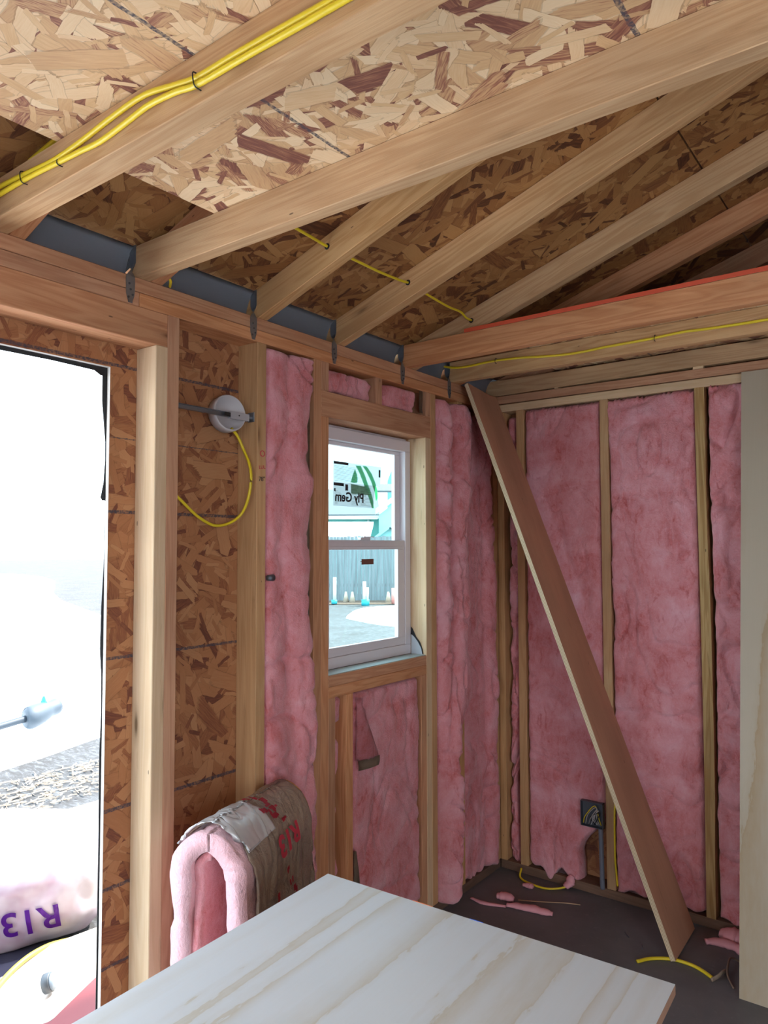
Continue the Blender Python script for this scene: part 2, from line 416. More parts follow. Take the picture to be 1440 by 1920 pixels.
# left sheathing with the door and the window cut out
def rects(bm, x0, x1, rs):
    for (a, b, c, d) in rs: add_box(bm, (x0, a, c), (x1, b, d))
DY = -1.992; DZ = 1.972; DY2 = -3.35
bm = bmesh.new()
rects(bm, -D-OW, -D, [(DY, -1.208, -.1, 2.24), (-1.208, -.609, -.1, 1.047), (-1.208, -.609, 1.936, 2.24), (-.609, .10, -.1, 2.24), (DY2, DY, DZ, 2.24), (YN, DY2, -.1, 2.24)])
wl = tag(obj('wall_left', bm, OSB_WALL), kind='structure')
bm = bmesh.new(); add_box(bm, (-D-OW-.0004, DY-.0012, -.1), (-D+.0002, DY, DZ)); add_box(bm, (-D-OW-.0004, DY2, DZ-.0012), (-D+.0002, DY, DZ)); 
tag(obj('lit_cut_edge', bm, LITEDGE), kind='structure')  # thin strips whitening the sheathing's cut edge as if lit from outside
bm = bmesh.new(); add_box(bm, (-.1, D, 0), (W+.1, D+OW, 2.2))
v = [bm.verts.new(p) for p in ((-.1, D, 2.2), (W+.1, D, 2.2), (RX, D, 2.92), (-.1, D+OW, 2.2), (W+.1, D+OW, 2.2), (RX, D+OW, 2.92))]
for f in ((0,1,2),(5,4,3),(1,4,5,2),(2,5,3,0),(0,3,4,1)): bm.faces.new([v[i] for i in f])
tag(obj('wall_far', bm, OSB_WALLX), kind='structure')
bm = bmesh.new(); add_box(bm, (W, YN, 0), (W+OW, -5.2, 2.3)); add_box(bm, (W, -2.7, 0), (W+OW, .1, 2.3)); add_box(bm, (W, -5.2, 2.1), (W+OW, -2.7, 2.3)); add_box(bm, (W, -5.2, 0), (W+OW, -2.7, .3)); tag(obj('wall_right', bm, OSB_WALL), kind='structure')  # opening added in this unseen wall to light the left wall
bm = bmesh.new(); add_box(bm, (-.1, YN-OW, 0), (.3, YN, 2.3)); add_box(bm, (2.3, YN-OW, 0), (W+.1, YN, 2.3)); add_box(bm, (.3, YN-OW, 2.08), (2.3, YN, 2.3)); add_box(bm, (.5, YN-OW, 2.3), (W-.5, YN, 2.48)); add_box(bm, (1.1, YN-OW, 2.48), (W-1.1, YN, 2.68))
tag(obj('wall_near', bm, OSB_WALLX), kind='structure')
# roof sheathing, seam 1.19 m up the slope, overhanging eave
def slab(bm, x0, x1, th=.012, flip=False):
    def z(x): return RT0+RS*(x if not flip else W-x)
    add = []
    for y in (YN-.1, .15):
        for x in (x0, x1): add += [bm.verts.new((x, y, z(x))), bm.verts.new((x, y, z(x)+th))]
    a, A, b, B, c, C_, d, D_ = add
    for f in ((a,b,d,c),(A,C_,D_,B),(a,A,B,b),(c,d,D_,C_),(a,c,C_,A),(b,B,D_,d)): bm.faces.new(f)
bm = bmesh.new(); slab(bm, -.02, 1.1115); slab(bm, 1.1165, RX); slab(bm, RX, W+.2, flip=True)
tag(obj('ceiling', bm, OSB_ROOF), kind='structure')
bm = bmesh.new()
for y0 in (YN-.1,):
    vs = [bm.verts.new(p) for p in ((-.35, y0, RT0-.35*RS+.014), (RX, y0, RT0+RX*RS+.014), (W+.35, y0, RT0-.35*RS+.014), (-.35, .15, RT0-.35*RS+.014), (RX, .15, RT0+RX*RS+.014), (W+.35, .15, RT0-.35*RS+.014))]
    bm.faces.new((vs[0], vs[1], vs[4], vs[3])); bm.faces.new((vs[1], vs[2], vs[5], vs[4]))
bmesh.ops.solidify(bm, geom=list(bm.faces), thickness=-.004)
tag(obj('trim_2', bm, BLACK), kind='structure')

# ------------------------------------------------------------------ framing of the left wall
G = {'s': 'wall studs', 'p': 'wall plates', 'r': 'roof rafters', 'j': 'ceiling joists', 't': 'steel rafter ties', 'b': 'insulation batts'}
def stud(y0, z0, z1, mat, label, name='wall_stud', w_=T, group=None, x0=-D, x1=0):
    return tag(board(name, (x0, y0, z0), (x1, y0+w_, z1), mat, 'z'), label, 'stud', group)
yd, yj, yp, yk = -1.912, -.609, -1.542, -1.284
stud(yd, 0, 2.0355, PALE, 'pale sunlit trimmer stud at the edge of the door opening', 'trimmer_stud')
stud(yd+T, 0, ZT, RED, 'pinkish king stud right of the pale door trimmer, reaching the plate')
stud(yp, T, ZT, TAN, 'tan stud carrying the round electrical box bracket and handwriting')
stud(yk, T, ZT, RED, 'outer stud left of the window, beside the wavy batt edge')
stud(yk+T, T, 1.936, RED, 'inner trimmer stud left of the window under its header', 'trimmer_stud')
stud(yk+T, 2.0253, ZT, RED, 'short cripple stud above the window header, leftmost', 'cripple_stud')
stud(-.941, 2.0253, ZT, RED, 'short cripple stud above the middle of the window header', 'cripple_stud')
stud(yj, 2.0253, ZT, RED, 'short cripple stud above the right end of the window header', 'cripple_stud')
stud(yj, T, 1.936, PALE, 'pale split trimmer stud at the right side of the window', 'trimmer_stud')
stud(yj+T, T, ZT, TAN, 'outer stud right of the window, beside the folded batts')
stud(yk+2*T, T, .971, RED, 'short cripple stud below the window sill, far left', 'cripple_stud', .036)
stud(-1.115, T, .971, RED, 'short cripple stud below the sill beside the torn pink flap', 'cripple_stud')
stud(-.648, T, .971, RED, 'short cripple stud below the right end of the window sill', 'cripple_stud')
stud(-.355, T, ZT, TAN, 'stud half hidden by bulging batts between window and corner')
stud(-.036, T, ZT, TAN, 'last stud of the left wall in the dark corner')
bd = board('window_header', (-D, yk+T, 1.936), (0, yj+T, 2.0253), RED, 'y'); tag(bd, 'reddish header beam directly above the small window', 'header')
tag(board('rough_sill', (-D, yk+2*T, .9715+T), (0, yj, 1.047), RED, 'y'), 'upper board of the double sill under the window', 'sill')
tag(board('rough_sill', (-D, yk+2*T, .971), (0, yj, .971+T), RED, 'y'), 'lower board of the double sill under the window', 'sill')
tag(board('door_header', (-D, -3.6, 2.0360), (0, yd+T-.001, ZT-.0008), RED, 'y'), 'thick reddish header beam over the open doorway', 'header')
tag(board('wall_plate', (-D, YN, ZT), (0, -1.966, ZT+T-.0006), RED, 'y'), 'lower top plate over the doorway, up to the joint', 'plate')
tag(board('wall_plate', (-D, -1.9645, ZT), (0, D, ZT+T-.0006), RED, 'y'), 'lower top plate from the joint to the corner, above the window', 'plate')
tag(board('wall_plate', (-D, YN, ZT+T+.0006), (0, D, ZP), RED, 'y'), 'upper top plate of the left wall, under the steel ties', 'plate')
tag(board('wall_plate', (-D, yd+2*T, 0), (0, -.001, T), SHADEFIR, 'y'), 'bottom plate on the slab under the window wall', 'plate')
for i, yy in enumerate((-3.39, -3.43)):
    stud(yy-T, 0, 2.0355 if i == 0 else ZT, TAN, ['trimmer stud at the near side of the doorway, out of the photo', 'king stud at the near side of the doorway'][i])
# ------------------------------------------------------------------ framing of the far wall
def bstud(x0, label, mat=TAN, x1=None, **k):
    return tag(board('wall_stud', (x0, 0, T), (x0+T if x1 is None else x1, D, ZT), mat, 'z'), label, 'stud')
bstud(.0005, 'corner stud of the far wall, partly behind the leaning plank', x1=.034)
bstud(.102, 'first stud of the far wall beside the dark corner gap')
bstud(.504, 'stud of the far wall crossed by the leaning plank, electrical box on it')
# third stud is bowed
bm = bmesh.new(); nseg = 14; rows = []
for i in range(nseg+1):
    z = T+(ZT-T)*i/nseg; t = i/nseg; dx = .004*math.sin(t*math.pi*1.3)-.003; wn = .004*max(0, math.sin(t*9+1))
    rows.append([bm.verts.new(c) for c in ((.904+dx, 0, z), (.942+dx-wn, 0, z), (.942+dx, D, z), (.904+dx, D, z))])
for a, b in zip(rows, rows[1:]):
    for k in range(4): bm.faces.new((a[k], a[(k+1) % 4], b[(k+1) % 4], b[k]))
bm.faces.new(rows[0][::-1]); bm.faces.new(rows[-1]); bmesh.ops.recalc_face_normals(bm, faces=bm.faces); grain_uv(bm, (0, 0, 1), 3.3)
YST = lumber_mat('yellow_pine', (.60, .40, .17), (.40, .22, .07), ring=1.8, knots=1)
tag(obj('wall_stud', bm, YST), 'bowed yellowish stud with strong grain nearest the upright plywood', 'stud')
bstud(1.306, 'stud of the far wall hidden behind the upright plywood')
tag(board('wall_plate', (.001, 0, 0), (W, D, T), SHADEFIR, 'x'), 'bottom plate on the slab under the far wall', 'plate')
tag(board('wall_plate', (.0005, 0, ZT), (W, D, ZT+T-.003), PALE, 'x'), 'pale lower top plate of the far wall with ragged pink below', 'plate')
tag(board('wall_plate', (.0005, 0, ZT+T+.001), (W, D, ZP), RED, 'x'), 'reddish upper top plate of the far wall under the dark gap', 'plate')
prism('ceiling_joist', [(-.05, 2.2055), (1.0, 2.2125), (W-.05, 2.222), (W-.05, 2.29), (-.05, 2.28)], 'y', 0, T, FIR, (1, 0, 0))
tag(bpy.data.objects['ceiling_joist'], 'last joist lying along the far wall above a thin dark gap', 'joist')
tag(board('spacer_block', (.895, .001, 2.2025), (.935, T-.001, 2.2130), PALE, 'x', bevel=.0004), 'small wooden shim in the dark gap above the far wall plate', 'shim')
tag(board('spacer_block', (.295, .001, 2.2025), (.315, T-.001, 2.2085), PALE, 'x', bevel=.0004), 'tiny wooden shim in the gap nearer the corner', 'shim')

# ------------------------------------------------------------------ ceiling joists and rafters
def rafter(y0, w_, mat, label):
    # heel over the plate, level seat cut at x 0, underside rises at 4 in 12
    def zb(x): return 2.204+RS*x
    def zt(x): return RT0+RS*x
    poly = [(-.30, zt(-.30)-.085), (-D, zt(-D)-.085), (-D, 2.203), (.0, 2.203), (RX-.02, zb(RX-.02)), (RX-.02, zt(RX-.02)-.001), (-.30, zt(-.30)-.001)]
    # keep the heel bottom tidy
    poly[1] = (-D, min(poly[1][1], 2.20)); poly[0] = (-.30, zt(-.30)-.09)
    o = prism('rafter', poly, 'y', y0, y0+w_, mat, (1, 0, RS)); return tag(o, label, 'rafter')
def joist(y0, w_, mat, label, h_=.0885):
    o = prism('ceiling_joist', [(-.035, ZP+.0005), (W-.01, ZP+.0005), (W-.01, ZP+h_), (-.006, ZP+h_), (-.035, ZP+h_-.012)], 'y', y0, y0+w_, mat, (1, 0, 0))
    return tag(o, label, 'joist')
joist(-2.366, .055, FIR, 'thick joist carrying the two yellow cables, brightly lit underneath')
joist(-1.971, .038, FIR, 'long pale joist at the open edge of the loft boarding')
joist(-.748, .038, RED, 'reddish joist with the red painted board edge on top')
joist(-.402, .038, FIR, 'joist with a single yellow cable, nearest the far wall')
for i, yy in enumerate((-2.80, -3.22, -3.64, -4.06, -4.48, -4.9)): joist(yy, .038, FIR, 'joist behind the camera, number %s from the loft edge' % ('three four five six seven eight'.split()[i]))
rafter(-2.309, T, RED, 'rafter beside the thick cable joist, mostly above the loft boarding')
rafter(-1.931, T, RED, 'dark rafter just behind the long pale joist')
rafter(-1.538, T, FIR, 'first open rafter, shortest in view, with a drilled cable hole')
rafter(-1.158, T, FIR, 'second open rafter, wide knotty face, cable through it')
rafter(-.708, T, FIR, 'third open rafter rising behind the reddish joist')
rafter(-.362, T, RED, 'dim reddish rafter in the dark roof corner')
rafter(.0385, T, RED, 'unlit rafter against the far gable wall')
for i, yy in enumerate((-2.76, -3.18, -3.6, -4.4)): rafter(yy, T, FIR, 'rafter over the loft, behind the camera, %s of four' % ('first second third fourth'.split()[i]))
def rrafter(y0):
    def zt(x): return RT0+RS*(W-x)
    return prism('rafter', [(RX+.02, zt(RX+.02)-.094), (RX+.02, zt(RX+.02)-.001), (W+.1, zt(W+.1)-.001), (W+.1, zt(W+.1)-.094)], 'y', y0, y0+T, FIR, (1, 0, -RS))
for yy, lb in zip((-1.931, -1.158, -.362), ('nearest the loft', 'in the middle', 'nearest the far gable')): tag(rrafter(yy), 'rafter of the hidden right roof slope, '+lb, 'rafter')
tag(board('ridge_board', (RX-.019, YN, 2.79), (RX+.019, .08, 2.895), FIR, 'y'), 'ridge board at the top of the roof', 'ridge board')

# loft boarding
bm = bmesh.new(); add_box(bm, (.303, -5.4, 2.2912), (W-.3, -1.968, 2.3025)); 
tag(obj('loft_board', bm, OSB_LOFT), 'large strand board loft panel overhead, brightly lit, dark chalk lines', 'board')
bm = bmesh.new(); add_box(bm, (.30, -.7475, 2.2912), (W-.3, .03, 2.3022))
far = tag(obj('loft_board', bm, OSB_LOFT), 'narrow strand board panel over the last joists at the far wall', 'board')
bm = bmesh.new(); n = 60
top, bot = [], []
for i in range(n+1):
    x = .27+(W-.6)*i/n; e = .0015*noise.noise(Vector((x*14, 0, 0)))
    bot.append([bm.verts.new((x, -.7487, 2.2908+e)), bm.verts.new((x, -.7477, 2.2908+e))]); top.append([bm.verts.new((x, -.7487, 2.3055-e)), bm.verts.new((x, -.7477, 2.3055-e))])
for i in range(n):
    bm.faces.new((bot[i][0], bot[i+1][0], top[i+1][0], top[i][0])); bm.faces.new((bot[i][1], top[i][1], top[i+1][1], bot[i+1][1]))
    bm.faces.new((top[i][0], top[i+1][0], top[i+1][1], top[i][1])); bm.faces.new((bot[i][0], bot[i][1], bot[i+1][1], bot[i+1][0]))
e_ = obj('painted_edge', bm, REDP, far); e_['label'] = 'red painted front edge'

# vent baffles between the rafters
def baffle(y0, y1, label):
    bm = bmesh.new(); prof = [(-.016, 2.2895), (-.030, 2.281), (-.045, 2.262), (-.056, 2.236), (-.060, 2.2035)]
    A = [[bm.verts.new((x, y, z)) for x, z in prof] for y in (y0, y1)]
    for i in range(len(prof)-1): bm.faces.new((A[0][i], A[1][i], A[1][i+1], A[0][i+1]))
    bmesh.ops.solidify(bm, geom=list(bm.faces), thickness=.003)
    tag(obj('vent_baffle', bm, GREYBAF, smooth=True), label, 'baffle')
for (a, b, l) in ((-2.2700, -1.972, 'dark grey eave baffle left of the long pale joist'), (-1.892, -1.5385, 'dark grey eave baffle between the pale joist and the first open rafter'), (-1.499, -1.1585, 'dark grey eave baffle between the first two open rafters'), (-1.119, -.749, 'dark grey eave baffle left of the reddish joist'), (-.669, -.403, 'dark grey eave baffle between the last two joists'), (-.323, -.002, 'dark grey eave baffle in the corner'), (-2.7205, -2.367, 'dark grey eave baffle left of the cable joist')):
    baffle(a, b, l)

# steel twist ties
def tie(yr, label):
    t = empty('rafter_tie', (0, yr, 2.2), label, 'metal tie', 'steel rafter ties')
    bm = bmesh.new(); rows = []
    K = [(2.128, 0, .0), (2.132, 0, .3), (2.15, 0, .9), (2.185, 0, 1.0), (2.197, 0, .95), (2.205, .12, .8), (2.218, .5, .7), (2.232, .9, .8), (2.245, 1, 1), (2.285, 1, 1), (2.292, 1, .95)]
    for z, tw, wd in K:
        a = tw*math.pi/2; wdt = .0135*max(wd, .45)
        # on the plate face the strap lies along y, on the rafter side it lies along x
        c = Vector((.0022, yr-.024, z)).lerp(Vector((-.022, yr-.0022, z)), tw)
        d_ = Vector((math.sin(a)*-1, math.cos(a), 0)); nrm = Vector((math.cos(a), math.sin(a)*-1, 0))
        rows.append([bm.verts.new(c+d_*wdt*s+nrm*.0009*k) for s, k in ((-1, -1), (1, -1), (1, 1), (-1, 1))])
    for a, b in zip(rows, rows[1:]):
        for k in range(4): bm.faces.new((a[k], a[(k+1) % 4], b[(k+1) % 4], b[k]))
    bm.faces.new(rows[0][::-1]); bm.faces.new(rows[-1]); obj('strap', bm, METAL, t)
    for (dy, z) in ((-.006, 2.142), (.006, 2.150), (0, 2.163), (-.004, 2.178)):
        bm = bmesh.new(); bmesh.ops.create_cone(bm, cap_ends=True, segments=8, radius1=.0032, radius2=.0026, depth=.002, matrix=Matrix.Translation((.0042, yr-.024+dy, z)) @ Matrix.Rotation(math.pi/2, 4, 'Y'))
        obj('nail', bm, DMETAL, t)
tie(-1.971, 'steel twist strap at the end of the long pale joist')
tie(-1.538, 'steel twist strap at the foot of the first open rafter')
tie(-1.158, 'steel twist strap at the foot of the second open rafter')
tie(-.748, 'steel twist strap at the end of the reddish joist')
tie(-.402, 'steel twist strap at the end of the last joist, nearest the corner')

# ================================================================== INSULATION
def interp(tab, z):
    if z <= tab[0][0]: return tab[0][1]
    for (a, b), (c, d) in zip(tab, tab[1:]):
        if z <= c: return b+(d-b)*(z-a)/(c-a)
    return tab[-1][1]
def smooth_tab(tab, z, h=.03): return (interp(tab, z-h)+2*interp(tab, z)+interp(tab, z+h))/4
def batt(side, L, Rr, z0, z1, depth, label, seed, back=.075, zig=0, botrag=.01, folds=(), res=.008, amp=.010, crease=.012, name='insulation_batt', parent=None, edge=.022):
    """pillowy slab between two boundaries given as tables over height; folds: (height table of position, width, height)"""
    nz = max(4, int((z1-z0)/res)); wmean = abs(interp(Rr, (z0+z1)/2)-interp(L, (z0+z1)/2)); ns = max(6, int(wmean/res))
    bm = bmesh.new(); grid = []
    for j in range(nz+1):
        t = j/nz; row = []
        for i in range(ns+1):
            s = i/ns; z = z0+(z1-z0)*t
            a = smooth_tab(L, z); b = smooth_tab(Rr, z)
            a += .0035*noise.noise(Vector((seed, z*22, 0))); b += .0035*noise.noise(Vector((seed+5, z*22, 0)))
            p = a+(b-a)*s
            ztop = 0
            if zig and t > .93: ztop = (t-.93)/.07*zig*(abs(((p*62+seed) % 1)-.5)*1.6+.5*noise.noise(Vector((p*40, seed, 1)))-.5)
            zbot = -(1-t/.05)*botrag*(1.2*noise.noise(Vector((p*18, seed, 3)))) if t < .05 else 0
            e = min((p-a), (b-p))/edge; e = max(0, min(1, e)); e = math.sqrt(1-(1-e)**2)
            ez = min((z-z0), (z1-z))/.02; ez = max(.0, min(1, ez)); ez = math.sqrt(1-(1-ez)**2)
            q = Vector((p*9, z*5.5, seed*3.7))
            d = depth if not callable(depth) else depth(p, z)
            d += amp*noise.fractal(q, 1.0, 2.1, 4)
            r = abs(noise.noise(Vector((p*6+4*noise.noise(q*.4), z*3.4, seed))))
            d -= crease*max(0, 1-r*9)**1.5
            r = abs(noise.noise(Vector((p*13, z*11+seed, seed*2))))
            d -= crease*.35*max(0, 1-r*7)
            d += .0018*noise.noise(Vector((p*95, z*95, seed)))
            for tab, wd, hh in folds:
                c_ = smooth_tab(tab, z); k = 1-((p-c_)/wd)**2
                if k > 0: d += hh*math.sqrt(k)
            d = -back+.004+(d+back-.004)*min(e*.55+.45 if e > 0 else .45, 1)*(.7+.3*ez)
            if e == 0: d = min(d, -.03)
            row.append((p, z+ztop+zbot, d))
        grid.append(row)
    def pt(p, z, d): return (d, p, z) if side == 'A' else (p, -d, z)
    V = [[bm.verts.new(pt(*c)) for c in row] for row in grid]
    Bk = [[bm.verts.new(pt(row[k][0], row[k][1], -back)) for k in (0, -1)] for row in grid]
    for j in range(nz):
        for i in range(ns): bm.faces.new((V[j][i], V[j][i+1], V[j+1][i+1], V[j+1][i]))
        bm.faces.new((Bk[j][0], V[j][0], V[j+1][0], Bk[j+1][0])); bm.faces.new((V[j][-1], Bk[j][1], Bk[j+1][1], V[j+1][-1]))
        bm.faces.new((Bk[j][1], Bk[j][0], Bk[j+1][0], Bk[j+1][1]))
    bm.faces.new([Bk[0][0]]+[Bk[0][1]]+V[0][::-1]); bm.faces.new(V[-1]+[Bk[-1][1], Bk[-1][0]])
    o = obj(name, bm, PINK, parent, True)
    if parent is None: tag(o, label, 'insulation')
    return o
def facing(name, side, pts_w, parent, mat=KRAFT):
    """strip of paper along a batt edge: rows (z, a0, a1, depth0, depth1)"""
    bm = bmesh.new(); R_ = []
    for z, a0, a1, d0, d1 in pts_w:
        row = []
        for k in range(5):
            t = k/4; a = a0+(a1-a0)*t; d = d0+(d1-d0)*t+.006*math.sin(t*math.pi)
            row.append(bm.verts.new((d, a, z) if side == 'A' else (a, -d, z)))
        R_.append(row)
    for r0, r1 in zip(R_, R_[1:]):
        for k in range(4): bm.faces.new((r0[k], r0[k+1], r1[k+1], r1[k]))
    bmesh.ops.solidify(bm, geom=list(bm.faces), thickness=.0012)
    o = obj(name, bm, mat, parent, True); return o

C_ = lambda v: [(0, v), (3, v)]
A1R = [(.04, -1.249), (.6, -1.258), (.73, -1.262), (.91, -1.272), (1.0, -1.285), (1.09, -1.300), (1.3, -1.325), (1.4, -1.318), (1.53, -1.300), (1.68, -1.298), (1.75, -1.306), (1.8, -1.330), (1.88, -1.325), (2.0, -1.300), (2.125, -1.296)]
A1R = [(z, min(a, -1.288)) for z, a in A1R]
b1 = batt('A', C_(-1.5035), A1R, T, 2.118, .006, 'tall pink batt between the handwritten stud and the window', 1.3,
     folds=[([(.04, -1.30), (.9, -1.31), (1.3, -1.36), (1.55, -1.385), (1.7, -1.36), (1.9, -1.36), (2.12, -1.34)], .06, .030), ([(0, -1.47), (3, -1.46)], .05, .008)], amp=.014, crease=.022)
facing('kraft_facing', 'A', [(z, smooth_tab(A1R, z)-.012, -1.2855, -.012, -.018) for z in [T+.02+i*.0416 for i in range(50)]], b1)
batt('A', [(2, -1.2065), (3, -1.2065)], [(2, -.9435), (3, -.9435)], 2.032, 2.112, -.010, 'crumpled pink batt above the window header, left of its middle stud', 2.1, amp=.02, crease=.03, res=.005, zig=0)
b3 = batt('A', C_(-.9025), [(2, -.667), (2.08, -.662), (2.125, -.672)], 2.0265, 2.116, -.006, 'crumpled pink batt above the window header, right of its middle stud', 4.4, amp=.02, crease=.025, res=.005)
facing('kraft_facing', 'A', [(2.032, -.655, -.613, .001, -.01), (2.05, -.662, -.625, .003, -.006), (2.08, -.660, -.622, .002, -.006), (2.122, -.655, -.62, .001, -.006)], b3)
batt('A', C_(-1.1695), [(0, -1.13), (.35, -1.128), (.45, -1.150), (.7, -1.135), (.72, -1.118), (.97, -1.1165)], T, .962, -.016, 'narrow strip of pink batt under the sill, left of the bare stud', 6.2, amp=.014, crease=.03, res=.006)
b5 = batt('A', [(0, -1.05), (.25, -1.045), (.38, -1.055), (.44, -1.072), (.97, -1.0755)], C_(-.6495), T, .966, -.004, 'wide flat pink batt filling the bay under the window', 7.7, amp=.008, crease=.012, zig=.0)
# torn flap that stands out of the bay
bm = bmesh.new(); rows = []
FL = [(.955, -1.074, -1.050), (.925, -1.074, -1.052), (.905, -1.074, -1.038), (.88, -1.074, -1.030), (.855, -1.074, -1.020), (.835, -1.074, -1.010), (.815, -1.074, -1.000), (.79, -1.074, -.990), (.765, -1.074, -.980), (.745, -1.074, -.972), (.733, -1.073, -.968)]
for z, a, b in FL:
    row = []
    for k in range(9):
        t = k/8; y = a+(b-a)*t
        row.append(bm.verts.new((.012+.016*math.sin(t*2.6)+.004*noise.noise(Vector((y*60, z*60, 2)))+.01*(1-(z-.73)/.23)*t, y, z+.006*noise.noise(Vector((y*70, z*30, 0))))))
    rows.append(row)
for a, b in zip(rows, rows[1:]):
    for k in range(8): bm.faces.new((a[k], a[k+1], b[k+1], b[k]))
bmesh.ops.solidify(bm, geom=list(bm.faces), thickness=.014)
fl = obj('torn_flap', bm, PINK, b5, True)
facing('kraft_facing', 'A', [(.700, -1.072, -.968, .020, .030), (.716, -1.073, -.966, .022, .034), (.735, -1.074, -.965, .020, .032)], b5)
facing('kraft_facing', 'A', [(.12, -1.074, -1.035, .0, .002), (.25, -1.074, -1.036, .002, .003), (.35, -1.075, -1.048, .001, .002), (.42, -1.075, -1.062, .0, .001)], b5)
A5R = [(.0, -.445), (.04, -.44), (.2, -.416), (.43, -.440), (.6, -.412), (.75, -.388), (.97, -.352), (1.1, -.325), (1.31, -.318), (1.545, -.328), (1.75, -.315), (1.9, -.305), (1.98, -.322), (2.02, -.300), (2.12, -.310)]
batt('A', C_(-.5325), A5R, T, 2.110, .006, 'folded pink batt bulging out right of the window', 9.1, zig=.010, botrag=.03,
     folds=[([(.04, -.475), (.43, -.475), (.6, -.452), (.75, -.43), (1.0, -.395), (1.3, -.37), (1.6, -.385), (1.9, -.35), (2.1, -.355)], .052, .052), ([(0, -.50), (.9, -.485), (1.25, -.475), (1.4, -.50), (1.6, -.47), (2.1, -.49)], .036, .034)], amp=.014, crease=.022, res=.006)
A6R = [(.04, -.05), (.1, -.03), (.6, -.040), (1.3, -.045), (2.1, -.042)]
batt('A', [(.04, -.3145), (.95, -.3145), (1.1, -.314), (2.12, -.30)], A6R, T, 2.09, .000, 'shaded pink batt in the last bay before the corner', 11.9, botrag=.04,
     folds=[([(0, -.08), (1.0, -.085), (1.5, -.10), (2.1, -.14)], .045, .030)], amp=.010, crease=.016)
batt('B', [(0, .038), (.5, .04), (.8, .05), (1.2, .040), (1.5, .052), (2.1, .045)], [(0, .094), (.4, .07), (.8, .099), (1.3, .0985), (2.1, .097)], T, 2.10, -.02, 'scraps of pink batt stuffed in the narrow corner gap', 13.3, amp=.03, crease=.04, res=.006)
batt('B', C_(.1415), [(.04, .385), (.10, .39), (.16, .375), (.22, .41), (.27, .455), (.30, .5025), (3, .5025)], .045, ZT-.004, .004, 'pink batt of the far wall, first bay, behind the leaning plank', 15.2, zig=.012, botrag=.05, amp=.007, crease=.008)
B2L = [(.04, .5435), (1.0, .5435), (1.9, .540), (1.98, .535), (2.05, .524), (2.12, .517)]
batt('B', B2L, C_(.9015), .05, ZT-.003, .010, 'large creased pink batt in the middle bay of the far wall', 17.6, zig=.014, botrag=.03, amp=.010, crease=.014, folds=[([(0, .62), (2.2, .8)], .10, .010)])
batt('B', [(0, .946), (.5, .945), (1.0, .952), (1.35, .950), (1.6, .946), (2.12, .944)], C_(1.3045), .04, ZT+.004, .012, 'rumpled pink batt partly hidden by the upright plywood', 19.4, zig=.014, botrag=.05, amp=.014, crease=.024)

# ================================================================== THE WINDOW
win = empty('window_1', (-.089, -.9085, 1.047), kind='structure')
wy0, wy1, wz0, wz1 = -1.196, -.612, 1.050, 1.924
def ringbox(bm, x0, x1, ya, yb, za, zb, fy, fz0, fz1):
    add_box(bm, (x0, ya, za), (x1, yb, za+fz0)); add_box(bm, (x0, ya, zb-fz1), (x1, yb, zb))
    add_box(bm, (x0, ya, za+fz0), (x1, ya+fy, zb-fz1)); add_box(bm, (x0, yb-fy, za+fz0), (x1, yb, zb-fz1))
bm = bmesh.new(); ringbox(bm, -.125, -.076, wy0, wy1, wz0, wz1, .036, .040, .045); obj('window_frame', bm, WHITEV, win, bevel=.0015)
bm = bmesh.new(); ringbox(bm, -.098, -.080, wy0+.0365, wy1-.0365, 1.0905, 1.513, .046, .033, .036); low = obj('lower_sash', bm, WHITEV, win, bevel=.0012)
bm = bmesh.new(); add_box(bm, (-.084, wy0+.037, 1.4835), (-.0775, wy1-.037, 1.489)); obj('sash_rail_lip', bm, WHITEV, win, bevel=.0008)
bm = bmesh.new(); add_box(bm, (-.0905, wy0+.0828, 1.1238), (-.0885, wy1-.0828, 1.4768)); obj('lower_pane', bm, GLASS, low)
bm = bmesh.new(); ringbox(bm, -.120, -.103, wy0+.0365, wy1-.0365, 1.490, 1.8788, .036, .022, .014); upp = obj('upper_sash', bm, WHITEV, win, bevel=.0012)
bm = bmesh.new(); add_box(bm, (-.1125, wy0+.0728, 1.5124), (-.1105, wy1-.0728, 1.8646)); obj('upper_pane', bm, GLASS, upp)
bm = bmesh.new(); ringbox(bm, -.1045, -.1012, -1.235, -.58, 1.02, 1.965, .045, .045, .045); obj('nail_fin', bm, WHITEV, win)
lk = bmesh.new(); add_box(lk, (-.098, -.93, 1.5135), (-.083, -.87, 1.5235)); add_box(lk, (-.094, -.905, 1.5235), (-.087, -.893, 1.5285)); add_box(lk, (-.090, -.893, 1.5235), (-.084, -.845, 1.5275))
obj('sash_lock', lk, WHITEV, win, bevel=.0012)
# sticker on the outer face of the upper pane, read from outside
def translucent(name, col, tcol, f=.6):
    m, nt2, b = newmat(name); h = N(nt2); out = nt2.nodes['Material Output']
    b.inputs['Base Color'].default_value = (*col, 1); b.inputs['Roughness'].default_value = .6
    t = h.n('ShaderNodeBsdfTranslucent'); t.inputs[0].default_value = (*tcol, 1); mx = h.n('ShaderNodeMixShader'); mx.inputs[0].default_value = f
    h.l(b.outputs[0], mx.inputs[1]); h.l(t.outputs[0], mx.inputs[2]); h.l(mx.outputs[0], out.inputs[0]); return m
STG = translucent('sticker_paper', (.5, .5, .5), (.26, .27, .27))
STW = translucent('sticker_film', (.6, .65, .65), (.42, .50, .52)); GREEN = translucent('green_print', (.10, .55, .20), (.05, .40, .14)); PGRN = translucent('pale_green_print', (.42, .55, .33), (.17, .30, .16))
xs = -.1135
stk = empty('window_sticker', (xs, -.91, 1.72), 'printed manufacturer sticker on the outside of the upper pane, seen in reverse', 'sticker')
